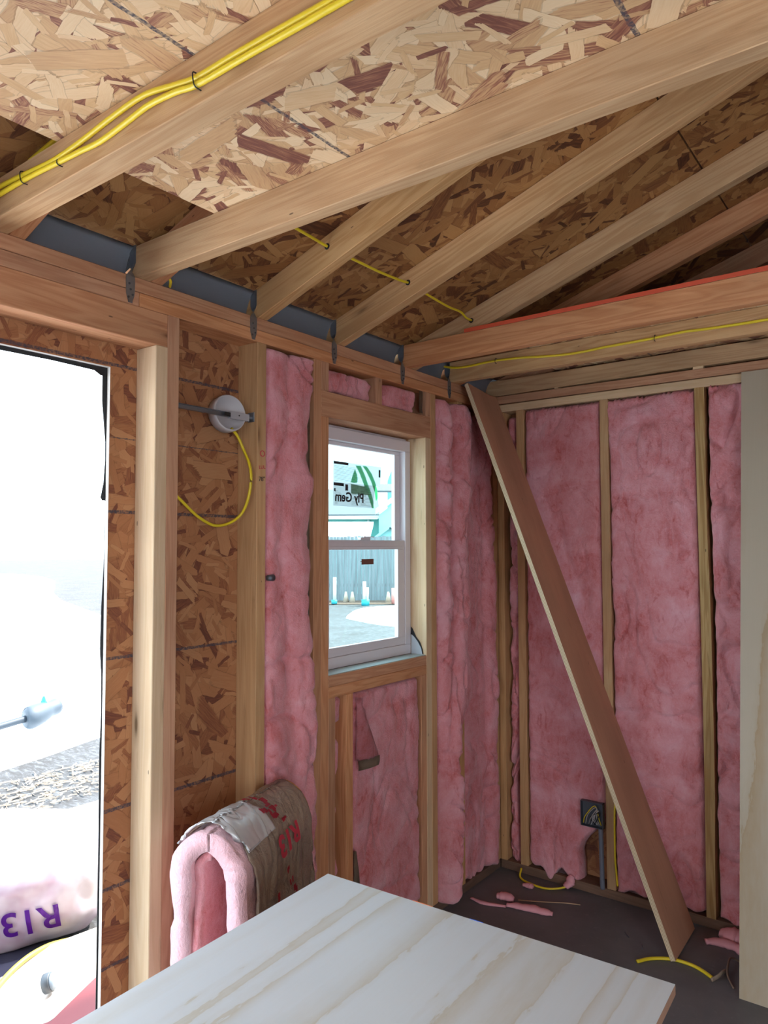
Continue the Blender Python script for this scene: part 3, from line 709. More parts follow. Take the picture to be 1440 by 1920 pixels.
def flat(name, poly, x, mat, parent, th=.0005):
    bm = bmesh.new(); A = [bm.verts.new((x, a, b)) for a, b in poly]; bm.faces.new(A)
    return obj(name, bm, mat, parent)
flat('upper_sheet', [(-1.055, 1.730), (-.768, 1.730), (-.760, 1.808), (-1.055, 1.808)], xs, STW, stk)
flat('lower_sheet', [(-1.055, 1.640), (-.815, 1.640), (-.800, 1.730), (-1.055, 1.730)], xs, STG, stk)
bmk = bmesh.new()
def bars(bm, rs, x):
    for a, b, c, d in rs: add_box(bm, (x, a, c), (x+.0004, b, d))
random.seed(3)
lines_ = [(-1.052, -.968, 1.797, 1.807), (-1.053, -.995, 1.716, 1.727), (-.986, -.970, 1.700, 1.724), (-1.050, -1.042, 1.694, 1.706), (-.779, -.768, 1.765, 1.795)]
for r in range(13):
    z = 1.790-.0046*r
    lines_ += [(-1.050, -1.045+random.uniform(.05, .075), z, z+.0009), (-.985, -.90+random.uniform(-.03, .0), z, z+.0008)]
for r in range(16):
    z = 1.722-.005*r; lines_ += [(-.950, -.950+random.uniform(.02, .05), z, z+.0009), (-.895, -.895+random.uniform(.02, .07), z, z+.0009)]
    if r > 4: lines_ += [(-1.045, -1.045+random.uniform(.01, .06), z, z+.0008)]
bars(bmk, lines_, xs+.0004)
obj('print_pattern', bmk, BLKINK, stk)
# green leaf shapes
flat('green_swoosh', [(-.955, 1.733), (-.940, 1.765), (-.928, 1.787), (-.915, 1.765), (-.912, 1.745), (-.918, 1.733)], xs-.0012, GREEN, stk)
flat('green_swoosh', [(-.925, 1.801), (-.892, 1.802), (-.868, 1.770), (-.848, 1.735), (-.822, 1.69), (-.812, 1.66), (-.808, 1.64), (-.822, 1.640), (-.848, 1.690), (-.880, 1.740), (-.905, 1.778)], xs-.0012, GREEN, stk)
flat('green_swoosh', [(-.882, 1.803), (-.855, 1.803), (-.822, 1.775), (-.800, 1.742), (-.785, 1.710), (-.786, 1.680), (-.795, 1.668), (-.802, 1.70), (-.828, 1.745), (-.858, 1.782)], xs-.0012, GREEN, stk)
flat('pale_green_panel', [(-.952, 1.690), (-.838, 1.690), (-.862, 1.722), (-.952, 1.728)], xs-.0008, PGRN, stk)
text('reversed_lettering', 'Ply Gem', .050, basis((xs+.0022, -.962, 1.674), (0, -1, 0), (0, 0, 1)), BLKINK, stk, bold=.0012)
bmk = bmesh.new(); add_box(bmk, (-.0878, -.921, 1.4195), (-.0870, -.846, 1.4405)); add_box(bmk, (-.0878, -.928, 1.4300), (-.0872, -.921, 1.4325))
tag(obj('warning_label', bmk, plain('dark_red_label', (.20, .07, .05), .6)), 'small dark brown label stuck at the top of the lower pane', 'sticker')
# sill membrane and flashing around the window
bm = bmesh.new(); add_box(bm, (-.074, yk+2*T+.001, 1.0475), (-.005, yj-.001, 1.0495)); obj('sill_membrane', bm, plain('grey_green_membrane', (.42, .50, .48), .4), win)
bm = bmesh.new(); row = []
for t in range(9):
    s = t/8; row.append(((-.074+.055*s), 1.128-.062*s**1.4 if s < .98 else 1.05))
pts = [(-.075, 1.0496)]+[(a, b) for a, b in row]+[(-.019, 1.0496)]
prism('flashing_corner', [(a, b) for a, b in pts], 'y', -.6115, -.6095, plain('blue_grey_membrane', (.55, .60, .66), .4), (0, 0, 1), win, bevel=0)
prism('flashing_lip', [(-.076, 1.125), (-.073, 1.158), (-.066, 1.150), (-.05, 1.12), (-.03, 1.098), (-.018, 1.07), (-.015, 1.052), (-.019, 1.052), (-.024, 1.075), (-.04, 1.10), (-.06, 1.12), (-.072, 1.128)], 'y', -.6135, -.6116, BLACK, (0, 0, 1), win, bevel=0)

# black building membrane around the door opening
bm = bmesh.new()
def ribbon(bm, P, th=.0015):
    for (a, b) in zip(P, P[1:]):
        q = [bm.verts.new(c) for c in (a[0], a[1], b[1], b[0])]; q2 = [bm.verts.new((c.co.x-th, c.co.y, c.co.z)) for c in q]
        bm.faces.new(q); bm.faces.new(q2[::-1])
        for k in range(4): bm.faces.new((q[(k+1) % 4], q[k], q2[k], q2[(k+1) % 4]))
X = -.103
ribbon(bm, [((X, -3.35, 1.972), (X, -3.35, 1.956)), ((X, -2.6, 1.972), (X, -2.6, 1.957)), ((X, -2.15, 1.972), (X, -2.15, 1.961)), ((X, -2.03, 1.972), (X, -2.03, 1.958)), ((X, -2.012, 1.972), (X, -2.012, 1.948)), ((X, -1.985, 1.972), (X, -1.985, 1.948))])
ribbon(bm, [((X, y0-.002, z), (X, -1.985, z)) for z, y0 in ((1.95, -2.004), (1.88, -2.004), (1.82, -1.998), (1.77, -1.993), (1.72, -1.9925), (1.66, -1.996), (1.62, -2.004), (1.612, -1.999))])
ribbon(bm, [((X, y0, z), (X, -1.985, z)) for z, y0 in ((1.612, -1.992), (1.45, -1.993), (1.33, -1.999), (1.22, -2.001), (1.15, -1.996), (1.05, -1.9945), (.95, -1.998), (.85, -1.9975), (.7, -1.9965), (.5, -1.997), (.3, -1.997), (0, -1.998))])
tag(obj('weather_membrane', bm, BLACK), 'black weather membrane hanging around the door opening edge', 'membrane')

# ================================================================== ELECTRICAL
# hanging round box on its bar
eb = empty('electrical_box', (-.05, -1.62, 1.895), 'round white electrical box on a metal bar between two studs', 'electrical box')
bm = bmesh.new(); seg = 32; ax = Vector((1, -.12, .12)).normalized(); R0 = ax.to_track_quat('Z', 'Y').to_matrix().to_4x4(); cen = Vector((-.052, -1.618, 1.894))
prof = [(0, -.022), (.050, -.022), (.056, -.018), (.057, .012), (.0555, .018), (.052, .018), (.050, -.012), (0, -.012)]
rows = [[bm.verts.new(cen+R0 @ Vector((r*math.cos(2*math.pi*k/seg), r*math.sin(2*math.pi*k/seg), z))) for k in range(seg)] for r, z in prof if r > 0]
for a, b in zip(rows, rows[1:]):
    for k in range(seg): bm.faces.new((a[k], a[(k+1) % seg], b[(k+1) % seg], b[k]))
bm.faces.new(rows[0][::-1]); bm.faces.new(rows[-1]); obj('round_housing', bm, WHT, eb, True)
bm = bmesh.new(); add_box(bm, (-.030, -1.836, 1.8795), (-.0285, -1.628, 1.8935)); add_box(bm, (-.030, -1.836, 1.8925), (-.020, -1.628, 1.8935)); add_box(bm, (-.030, -1.836, 1.8795), (-.020, -1.628, 1.8803))
obj('hanger_bar', bm, METAL, eb)
bm = bmesh.new(); add_box(bm, (-.034, -1.632, 1.876), (-.020, -1.556, 1.898)); obj('bar_clamp', bm, plain('white_clamp', (.40, .38, .40), .45), eb, bevel=.001)
bm = bmesh.new(); add_box(bm, (-.0205, -1.655, 1.8805), (-.0195, -1.632, 1.8925)); obj('clamp_slot', bm, DARK, eb)
bm = bmesh.new(); bmesh.ops.create_cone(bm, cap_ends=True, segments=10, radius1=.0022, radius2=.0022, depth=.001, matrix=Matrix.Translation((-.0195, -1.598, 1.888)) @ Matrix.Rotation(math.pi/2, 4, 'Y')); obj('screw', bm, DARK, eb)
bm = bmesh.new(); add_box(bm, (-.030, -1.556, 1.884), (-.020, -1.5435, 1.8915)); add_box(bm, (-.040, -1.5445, 1.876), (-.012, -1.5425, 1.906)); obj('mounting_bracket', bm, METAL, eb, bevel=.0006)
cb = cable('yellow_cable', [(-.05, -1.603, 1.852), (-.052, -1.575, 1.83), (-.045, -1.557, 1.79), (-.020, -1.556, 1.745), (-.009, -1.558, 1.693), (-.022, -1.560, 1.63), (-.05, -1.562, 1.588), (-.062, -1.600, 1.560), (-.06, -1.66, 1.553), (-.06, -1.72, 1.578), (-.06, -1.78, 1.622), (-.06, -1.83, 1.66)], .0046, YEL)
tag(cb, 'yellow cable looping down from the round electrical box', 'cable')
# staples
def staple(p, d_, out, w_, parent, mat=BLACK):
    p = Vector(p); d_ = Vector(d_).normalized(); out = Vector(out).normalized()
    bm = bmesh.new(); tube_bm(bm, crom([p-d_*w_-out*.004, p-d_*w_*.95+out*.010, p+out*.0125, p+d_*w_*.95+out*.010, p+d_*w_-out*.004], 3), .0012, 5); obj('staple', bm, mat, parent, True)
up_c = [(.0, 2.268), (.088, 2.262), (.202, 2.255), (.307, 2.248), (.402, 2.252), (.507, 2.262), (.603, 2.266), (.692, 2.250), (.747, 2.241), (.836, 2.241), (.96, 2.238), (1.05, 2.236), (1.25, 2.235), (1.6, 2.24), (2.0, 2.24)]
lo_c = [(.0, 2.246), (.089, 2.247), (.213, 2.246), (.327, 2.240), (.403, 2.236), (.474, 2.232), (.557, 2.239), (.619, 2.245), (.692, 2.240), (.747, 2.231), (.848, 2.230), (.971, 2.228), (1.059, 2.227), (1.25, 2.226), (1.6, 2.23), (2.0, 2.228)]
cu = cable('yellow_cable', [(x, -2.373, z) for x, z in up_c], .0052, YEL); tag(cu, 'upper of the two yellow cables stapled along the thick joist', 'cable')
cl = cable('yellow_cable', [(x, -2.3735, z-.0025) for x, z in lo_c], .0052, YEL); tag(cl, 'lower of the two yellow cables stapled along the thick joist', 'cable')
staple((.19, -2.368, 2.250), (-.2, 0, 1), (0, -1, 0), .013, cu); staple((.745, -2.368, 2.236), (-.2, 0, 1), (0, -1, 0), .014, cu); staple((.33, -2.366, 2.236), (.2, 0, 1), (0, -1, 0), .005, cu); staple((1.2, -2.368, 2.23), (0, 0, 1), (0, -1, 0), .013, cu)
tag(cable('yellow_cable', [(-.06, -2.315, 2.335), (.014, -2.318, 2.334), (.099, -2.32, 2.334), (.156, -2.318, 2.342), (.230, -2.318, 2.350), (.33, -2.32, 2.356), (.6, -2.33, 2.34), (.9, -2.35, 2.312)], .0052, YEL), 'short yellow cable vanishing over the loft panel edge, top left', 'cable')
tag(cable('yellow_cable', [(.30, -1.86, 2.348), (.298, -1.72, 2.357), (.290, -1.62, 2.3585), (.283, -1.52, 2.357), (.29, -1.42, 2.353), (.296, -1.30, 2.350), (.300, -1.20, 2.353), (.302, -1.14, 2.357), (.30, -1.05, 2.350), (.293, -.90, 2.347), (.285, -.80, 2.355), (.280, -.748, 2.346), (.278, -.69, 2.346), (.278, -.6, 2.34)], .0042, YEL), 'yellow cable threaded through the open rafters', 'cable')
for (x, y, z, l) in ((.284, -1.5385, 2.357, 'first'), (.302, -1.1585, 2.357, 'second'), (.278, -.7085, 2.346, 'third')):
    bm = bmesh.new(); bmesh.ops.create_circle(bm, cap_ends=True, segments=14, radius=.0095, matrix=Matrix.Translation((x, y-.0002, z)) @ Matrix.Rotation(math.pi/2, 4, 'X'))
    rf = [o for o in COL.objects if o.name.startswith('rafter') and o.type == 'MESH' and l+' open' in o.get('label', '')][0]
    bmesh.ops.solidify(bm, geom=list(bm.faces), thickness=.0004); obj('drilled_hole', bm, DARK, rf)
c7 = [(-.10, 2.300), (-.06, 2.285), (.01, 2.263), (.09, 2.258), (.206, 2.262), (.329, 2.256), (.457, 2.243), (.568, 2.237), (.695, 2.241), (.844, 2.243), (.966, 2.248), (1.055, 2.244), (1.239, 2.241), (1.6, 2.24), (2.2, 2.25)]
c7o = cable('yellow_cable', [(x, -.4075, z) for x, z in c7], .0050, YEL); tag(c7o, 'single yellow cable stapled along the last joist', 'cable')
for x, z in ((.22, 2.261), (.87, 2.243), (1.4, 2.24)): staple((x, -.404, z), (.1, 0, 1), (0, -1, 0), .010, c7o)
tag(cable('yellow_cable', [(.024, -1.90, 2.26), (.018, -1.895, 2.235), (.026, -1.888, 2.212), (.0, -1.87, 2.206)], .004, YEL), 'stub of cable curling below the rafter at the long pale joist', 'cable')
bm = bmesh.new(); bmesh.ops.create_cone(bm, cap_ends=True, segments=14, radius1=.011, radius2=.009, depth=.022, matrix=Matrix.Translation((.012, -1.494, 1.392)) @ Matrix.Rotation(math.pi/2, 4, 'X'))
tag(obj('conduit_cap', bm, DMETAL, None, True), 'small round grey cap poking from the pink batt by the handwritten stud', 'cap')
# outlet box on the far wall
ob = empty('outlet_box', (.45, 0, .34), 'open metal outlet box with loose wires in the far wall', 'electrical box')
bm = bmesh.new(); x0, x1, z0, z1, yf, yb = .405, .5025, .292, .397, -.034, -.010
for a, b in (((x0, yf, z0), (x0+.002, yb, z1)), ((x1-.002, yf, z0), (x1, yb, z1)), ((x0, yf, z0), (x1, yb, z0+.002)), ((x0, yf, z1-.002), (x1, yb, z1)), ((x0, yb-.002, z0), (x1, yb, z1))): add_box(bm, a, b)
obj('metal_case', bm, DMETAL, ob)
for i in range(5):
    a = i*1.3; pts = [(.412+.012*i, -.020-.006*(i % 2), .30), (.425+.014*i, -.028-.004*(i % 3), .335+.01*(i % 2)), (.47+.005*i, -.034, .385-.006*i), (.485-.010*i, -.028, .33), (.49-.006*i, -.018, .302)]
    cable('loose_wire', pts, .0018, [YEL, COPPER, COPPER, WHT, BLACK][i], ob)
cable('conduit_pipe', [(.4885, -.020, .292), (.489, -.018, .2), (.4895, -.016, .1), (.490, -.013, .039)], .0105, plain('grey_conduit', (.16, .17, .21), .5), ob)
tag(cable('yellow_cable', [(.5475, -.004, .41), (.5485, -.0185, .36), (.5475, -.0185, .25), (.5485, -.0185, .17), (.5475, -.002, .10), (.548, .004, .06)], .0042, YEL), 'yellow cable running down beside the far wall stud', 'cable')
# dark cut-out below the outlet box: the batt is missing there
# ================================================================== THINGS IN THE ROOM
# leaning plywood strip
pa, pb = Vector((.876, -.333, .0)), Vector((.062, -.372, 2.196))
pc, pd = Vector((.871, -.056, .0)), Vector((.052, -.090, 2.170))
def sheet(name, a, b, c, d, th, mats, label, cat, edge_axis=True):
    """a-b long edge, c-d opposite edge; thickness pushed along the normal away from the face"""
    n_ = (b-a).cross(c-a).normalized()
    bm = bmesh.new(); F_ = [a, c, d, b]; V1 = [bm.verts.new(p) for p in F_]; V2 = [bm.verts.new(p-n_*th) for p in F_]
    f = [bm.faces.new(V1), bm.faces.new(V2[::-1])]
    sd = [bm.faces.new((V1[(k+1) % 4], V1[k], V2[k], V2[(k+1) % 4])) for k in range(4)]
    g = (b-a).normalized(); uvl = bm.loops.layers.uv.verify(); s_ = (c-a).normalized()
    for ff in f:
        for l in ff.loops: l[uvl].uv = ((l.vert.co-a).dot(g), (l.vert.co-a).dot(s_))
    for ff in sd:
        ff.material_index = 1
        for l in ff.loops: l[uvl].uv = ((l.vert.co-a).dot(g)+(l.vert.co-a).dot(s_), (l.vert.co-a).dot(n_)+.3)
    o = obj(name, bm, mats, None); return tag(o, label, cat)
n_pl = (pb-pa).cross(pc-pa).normalized()
# the shown face looks to the room (+x)
if n_pl.x < 0: pa, pb, pc, pd = pc, pd, pa, pb
lift = Vector((0, 0, .008))
sheet('plywood_strip', pa+lift, pb, pc+lift, pd, .018, [PLANK, PLYEDGE], 'long brown plywood strip leaning from the floor to the corner', 'board')

# upright sheet on the right
qa, qb = Vector((1.101, -.417, 0)), Vector((1.079, -.022, 2.160))
qc = qa+Vector((1.22, .006, 0)); qd = qb+Vector((1.22, .006, 0))
n_ = (qb-qa).cross(qc-qa)
if n_.y > 0: qa, qb, qc, qd = qc, qd, qa, qb
sheet('plywood_sheet', qa, qb, qc, qd, .012, [PLY_UP, PLYEDGE], 'tall upright plywood sheet leaning on the far wall at right', 'board')

# sheet in the foreground on sawhorses
H = .72
A_ = Vector((.503, -1.779, H)); B_ = Vector((1.281, -1.742, H)); e1 = (B_-A_).normalized(); e2 = Vector((e1.y, -e1.x, 0))
L_ = 1.35; C2 = A_+e2*L_; D2 = B_+e2*L_
bm = bmesh.new(); V1 = [bm.verts.new(p) for p in (A_, C2, D2, B_)]; V2 = [bm.verts.new(p-Vector((0, 0, .018))) for p in (A_, C2, D2, B_)]
fs = [bm.faces.new(V1), bm.faces.new(V2[::-1])]; sd = [bm.faces.new((V1[(k+1) % 4], V1[k], V2[k], V2[(k+1) % 4])) for k in range(4)]
uvl = bm.loops.layers.uv.verify()
for ff in fs:
    for l in ff.loops: l[uvl].uv = ((l.vert.co-A_).dot(e2)+(l.vert.co-A_).dot(e1)*.10, (l.vert.co-A_).dot(e1))
for ff in sd:
    ff.material_index = 1
    for l in ff.loops: l[uvl].uv = ((l.vert.co-A_).dot(e1)+(l.vert.co-A_).dot(e2), l.vert.co.z)
tag(obj('plywood_sheet', bm, [PLY_TOP, plain('brown_sheet_edge', (.36, .20, .13), .8)]), 'pale plywood sheet lying flat in the foreground like a table', 'board')
def sawhorse(t, label):
    c = A_+e2*t; o = empty('sawhorse', (c.x, c.y, 0), label, 'sawhorse', 'sawhorses under the plywood')
    p0 = c+e1*.10; p1 = c+e1*.68; zt_ = H-.0185
    bm = bmesh.new()
    def bar(bm, p, q, w_, h_):
        d_ = (q-p).normalized(); s_ = d_.cross(Vector((0, 0, 1)))
        if s_.length < .1: s_ = Vector((1, 0, 0))
        s_.normalize(); u_ = s_.cross(d_)
        a = [bm.verts.new(p+s_*x*w_+u_*y*h_) for x, y in ((-1, -1), (1, -1), (1, 1), (-1, 1))]; b = [bm.verts.new(q+s_*x*w_+u_*y*h_) for x, y in ((-1, -1), (1, -1), (1, 1), (-1, 1))]
        for k in range(4): bm.faces.new((a[k], a[(k+1) % 4], b[(k+1) % 4], b[k]))
        bm.faces.new(a[::-1]); bm.faces.new(b)
    z = Vector((0, 0, 1))
    bar(bm, Vector((p0.x, p0.y, zt_-.0445)), Vector((p1.x, p1.y, zt_-.0445)), .019, .0445); grain_uv(bm, e1, t); obj('beam', bm, FIR, o)
    for pp, sg in ((p0, 1), (p1, -1)):
        for s2 in (-1, 1):
            bm = bmesh.new(); tp = pp+e1*sg*.05; bar(bm, Vector((tp.x, tp.y, zt_-.05))+e2*s2*.03, Vector((pp.x, pp.y, .012))+e2*s2*.17, .012, .02); grain_uv(bm, (0, 0, 1), t); obj('leg', bm, FIR, o)
sawhorse(.25, 'sawhorse under the far end of the foreground plywood'); sawhorse(1.05, 'sawhorse under the near end of the foreground plywood')
# blue and orange marks on the far edge of the sheet
for (u_, l_, m_, nm) in ((.235, .05, plain('orange_mark', (.85, .22, .05), .5), 'orange crayon mark on the far edge of the foreground plywood'), (.375, .03, plain('blue_mark', (.02, .12, .6), .5), 'blue chalk mark on the far edge of the foreground plywood')):
    p = A_+e1*u_; bm = bmesh.new(); vs = add_box(bm, (0, -.0003, -.016), (l_, .0010, .0006))
    bmesh.ops.transform(bm, matrix=basis(p, e1, -e2), verts=bm.verts)
    sh = [o for o in COL.objects if o.name.startswith('plywood_sheet') and 'foreground' in o['label']][0]
    obj('crayon_mark', bm, m_, sh)

# handwriting on the tan stud
RX2 = .0006
stt = [o for o in COL.objects if 'handwriting' in o.get('label', '')][0]
text('red_handwriting', 'O', .028, basis((RX2, yp+.022, 1.777), (0, 1, 0), (0, 0, 1)), REDINK, stt, shear=0)
text('red_handwriting', 'LUL', .016, basis((RX2, yp+.021, 1.735), (0, 1, .1), (0, -.1, 1)), REDINK, stt)
text('black_handwriting', '78"', .020, basis((RX2, yp+.020, 1.698), (0, 1, .05), (0, -.05, 1)), BLKINK, stt)

# folded bundle of faced insulation standing on the floor
bun = empty('insulation_bundle', (.14, -1.66, 0), 'folded bundle of kraft faced pink insulation standing by the door studs', 'insulation bundle')
f0, f1 = Vector((.205, -1.870, 0)), Vector((.082, -1.485, 0))        # middle of the front and the back end
axd = (f1-f0).normalized(); sx_ = Vector((-axd.y, axd.x, 0)); sx_ = sx_ if sx_.x > 0 else -sx_
def arch(t, off, ax_t, wav=0):
    """t 0..1 from the left foot over the top to the right foot; off: how far inside the outer skin"""
    hw = .118-off-.030*ax_t; ztop = .785-.005*ax_t-off*.9; zc = ztop-hw*1.15
    if t < .34: z = zc*(t/.34); x = -hw-.0*z
    elif t > .66: z = zc*((1-t)/.34); x = hw
    else:
        a = math.pi*(1-(t-.34)/.32); x = hw*math.cos(a); z = zc+hw*1.15*math.sin(a)
    x -= .02*(z/.78)**2*(1 if x > 0 else .2)
    return x, max(z, .002)
def skin(name, off0, off1, ax0, ax1, mat, t0=0, t1=1, nt_=90, na=46, seed=0, amp=.004, fold=0, parent=bun, ragged=0):
    bm = bmesh.new(); grids = []
    for off, sgn in ((off0, 1), (off1, -1)):
        g_ = []
        for j in range(na+1):
            row = []
            for i in range(nt_+1):
                t = t0+(t1-t0)*i/nt_; s = j/na
                rg = ragged*noise.noise(Vector((t*14, seed, 0)))*(1 if j == 0 else 0) + ragged*.3*noise.noise(Vector((t*60, seed, 0)))*(1 if j == 0 else 0)
                av = ax0+(ax1-ax0)*s+rg
                nz_ = noise.fractal(Vector((t*9, av*5, seed)), 1, 2.1, 4)*amp + fold*max(0, 1-abs(noise.noise(Vector((t*7+av*3, av*6, seed+1))))*8)
                x, z = arch(t, off-(nz_ if sgn > 0 else -nz_*.4), av)
                p = f0+(f1-f0)*av+sx_*x; row.append(bm.verts.new((p.x, p.y, z)))
            g_.append(row)
        grids.append(g_)
    for gi, g_ in enumerate(grids):
        for j in range(na):
            for i in range(nt_):
                q = (g_[j][i], g_[j][i+1], g_[j+1][i+1], g_[j+1][i]); bm.faces.new(q if gi == 0 else q[::-1])
    a, b = grids
    for i in range(nt_): bm.faces.new((a[0][i+1], a[0][i], b[0][i], b[0][i+1])); bm.faces.new((a[-1][i], a[-1][i+1], b[-1][i+1], b[-1][i]))
    for j in range(na): bm.faces.new((a[j][0], a[j+1][0], b[j+1][0], b[j][0])); bm.faces.new((a[j+1][-1], a[j][-1], b[j][-1], b[j+1][-1]))
    return obj(name, bm, mat, parent, True)
skin('pink_core', .004, .062, -.04, 1.0, PINKLIT, seed=3, amp=.012, fold=-.012, ragged=.03)
# extra inner fold on the right leg, leaving a hollow
skin('inner_fold', .064, .088, .0, .95, PINK, seed=8, amp=.012, t0=.0, t1=.52, nt_=40, na=24, ragged=.03)

def roll_paper():
    m, nt2, b = newmat('printed_kraft_paper'); h = N(nt2)
    p = h.n('ShaderNodeTexCoord').outputs['Object']; uv = h.n('ShaderNodeTexCoord').outputs['UV']
    n1 = h.noise(p, 9, 4, .6).outputs[0]
    c = h.ramp(n1, [(.3, (.24, .17, .13)), (.7, (.36, .27, .20))])
    h.l(c, b.inputs['Base Color']); b.inputs['Roughness'].default_value = .38
    h.bump(h.noise(p, 20, 4, .6, 1.2).outputs[0], .9, .010, b)
    return m
RP = roll_paper()
skin('kraft_wrap', -.009, -.005, .055, .985, RP, t0=.42, t1=1.0, nt_=70, na=60, seed=12, amp=.008, fold=-.012, ragged=.06)
skin('yellow_end_fibre', -.001, .03, .975, 1.02, plain('orange_yellow_fibre', (.72, .40, .16), 1), seed=5, amp=.004, t0=.36, t1=.66, nt_=90, na=4, ragged=0)
sil = skin('shiny_wrap', -.0135, -.011, .03, .42, SILV, t0=.40, t1=.60, nt_=44, na=34, seed=21, amp=.008, fold=-.016, ragged=.10)
# red print: letters R13 and worn unreadable blocks, wrapped onto the bundle surface
def on_bundle(me, t_of, a_of):
    for v in me.vertices:
        t, a = t_of(v.co), a_of(v.co)
        nz_ = 0
        x, z = arch(t, -.0225-v.co.z, a); p = f0+(f1-f0)*a+sx_*x; v.co = (p.x, p.y, z)
def print_text(s, t_c, a_c, size, flip, bold=.0):
    o = text('red_print', s, size, Matrix.Identity(4), REDINK, bun, depth=.0003, bold=bold)
    refine(o.data, .008)
    on_bundle(o.data, lambda c: t_c+c.y*.6, lambda c: a_c-c.x*2.5)
print_text('R13', .632, .52, .085, -1, .003)
random.seed(11)
def smear(cells, nm='worn_print_pattern'):
    bm = bmesh.new()
    for t, a, dt, da in cells:
        for q in range(3):
            tt = t+random.uniform(-.4, .4)*dt; aa = a+random.uniform(-.5, .5)*da; w1 = dt*random.uniform(.15, .5); w2 = da*random.uniform(.15, .45)
            qs = []
            for (k, l) in ((-1, -1), (1, -.8), (.9, 1), (-1, .9)):
                x, z = arch(tt+k*w1, -.0215, aa+l*w2); p = f0+(f1-f0)*(aa+l*w2)+sx_*x; qs.append(bm.verts.new((p.x, p.y, z)))
            bm.faces.new(qs)
    bmesh.ops.solidify(bm, geom=list(bm.faces), thickness=.0006)
    obj(nm, bm, REDINK, bun)
smear([(.50+.018*i, .40+.05*(i % 3), .014, .05) for i in range(5)]); smear([(.545+.012*i, .52-.04*(i % 2), .012, .07) for i in range(5)])
smear([(.68+.016*i, .44+.07*(i % 3), .012, .05) for i in range(8)]); smear([(.70+.02*i, .30+.03*(i % 2), .012, .04) for i in range(5)])

# scraps on the floor
def scrap(pts, r, label, mat=PINKSK, name='insulation_scrap', cat='scrap', fl=1.6, seed=0):
    bm = bmesh.new(); P = crom(pts, 7); P = [p+Vector((noise.noise(p*40)*.006, noise.noise(p*37+Vector((3, 1, 0)))*.006, 0)) for p in P]
    tube_bm(bm, P, r, 9, fl, taper=lambda t: .45+.8*math.sin(max(.05, min(.95, t))*math.pi)**.5+.3*noise.noise(Vector((t*9, seed, 0)))); return tag(obj(name, bm, mat, None, True), label, cat)
scrap([(.13, -.285, .012), (.17, -.272, .014), (.21, -.27, .012)], .012, 'pink scrap lump on the floor touching the long pink scrap', seed=1)
scrap([(.20, -.325, .010), (.27, -.305, .012), (.34, -.292, .012), (.385, -.29, .011)], .010, 'long pink scrap of insulation lying on the dark floor', seed=2)
scrap([(.05, -.36, .006), (.12, -.36, .006), (.20, -.335, .007)], .005, 'thin pink wisp on the floor near the foreground plywood', seed=3)
scrap([(.17, -.12, .008), (.20, -.11, .009), (.22, -.115, .008)], .008, 'small pink scrap on the floor below the first far wall batt', seed=4)
scrap([(.335, -.035, .01), (.345, -.02, .03), (.350, -.006, .055)], .012, 'pink tuft hanging out below the outlet box', seed=5)
scrap([(.93, -.13, .008), (.99, -.10, .010), (1.06, -.12, .010), (1.12, -.10, .010)], .012, 'pale pink scrap on the floor beside the upright plywood', seed=6)
scrap([(.965, -.035, .012), (1.01, -.045, .016), (1.06, -.05, .014)], .022, 'pink clump of insulation under the bowed stud bay', seed=7)
tag(cable('yellow_cable', [(.115, -.02, .03), (.13, -.06, .008), (.19, -.085, .006), (.27, -.085, .006), (.33, -.04, .012), (.355, -.008, .035)], .0045, YEL), 'yellow cable curving across the floor from the outlet wall', 'cable')
tag(cable('cable_offcut', [(.765, -.412, .0055), (.80, -.362, .0055), (.86, -.322, .0055), (.925, -.318, .0055), (.97, -.335, .0055), (1.005, -.358, .0055)], .0055, YEL, flat=1.3), 'bright yellow cable offcut on the floor at the foot of the strip', 'cable')
tag(cable('wood_sliver', [(.215, -.25, .004), (.30, -.205, .004), (.38, -.16, .005), (.44, -.133, .004)], .0022, plain('straw_wood', (.5, .33, .2), .8)), 'thin straight wood sliver beside the long pink scrap', 'sliver')
tag(cable('paper_strip', [(1.005, -.372, .005), (1.02, -.345, .010), (1.028, -.32, .014), (1.03, -.29, .006)], .008, KRAFT, flat=.5), 'curled brown paper strip on the floor by the upright plywood', 'paper')
tag(cable('wire_offcut', [(1.06, -.19, .004), (1.035, -.215, .02), (1.035, -.26, .024), (1.045, -.32, .012), (1.075, -.375, .004)], .0035, plain('brown_wire', (.22, .14, .10), .6)), 'curved brown wire offcut standing beside the upright plywood', 'wire')
tag(cable('nail', [(.66, -.235, .003), (.672, -.25, .003), (.685, -.262, .003)], .0018, DMETAL), 'dark nail on the floor left of the plank foot', 'nail')
tag(cable('nail', [(.735, -.275, .003), (.745, -.295, .003), (.752, -.31, .003)], .0016, METAL), 'bright nail on the floor nearest the foreground plywood', 'nail')

# ================================================================== OUTSIDE
def ground_mat():
    m, nt2, b = newmat('thawing_ground'); h = N(nt2)
    p = h.n('ShaderNodeTexCoord').outputs['Object']
    n1 = h.noise(p, 1.3, 5, .7).outputs[0]; n2 = h.noise(h.mapping(p, rot=(0, 0, .9), scale=(1, 3, 1)), 9, 5, .75, 1).outputs[0]
    c = h.ramp(n1, [(.35, (.035, .033, .033)), (.6, (.06, .062, .066))])
    c = h.mix(h.ramp(n2, [(.35, .75), (.55, 0.0)]), c, (.02, .017, .015))
    c = h.mix(h.ramp(n2, [(.52, .0), (.68, .8)]), c, (.13, .14, .15))
    h.l(c, b.inputs['Base Color']); b.inputs['Roughness'].default_value = .9
    return m
GZ = -.12
bm = bmesh.new(); v = [bm.verts.new(c) for c in ((-90, -60, GZ), (60, -60, GZ), (60, 90, GZ), (-90, 90, GZ))]; bm.faces.new(v)
tag(obj('ground', bm, ground_mat()), kind='structure')
SNOW = plain('snow', (.80, .84, .88), .6)
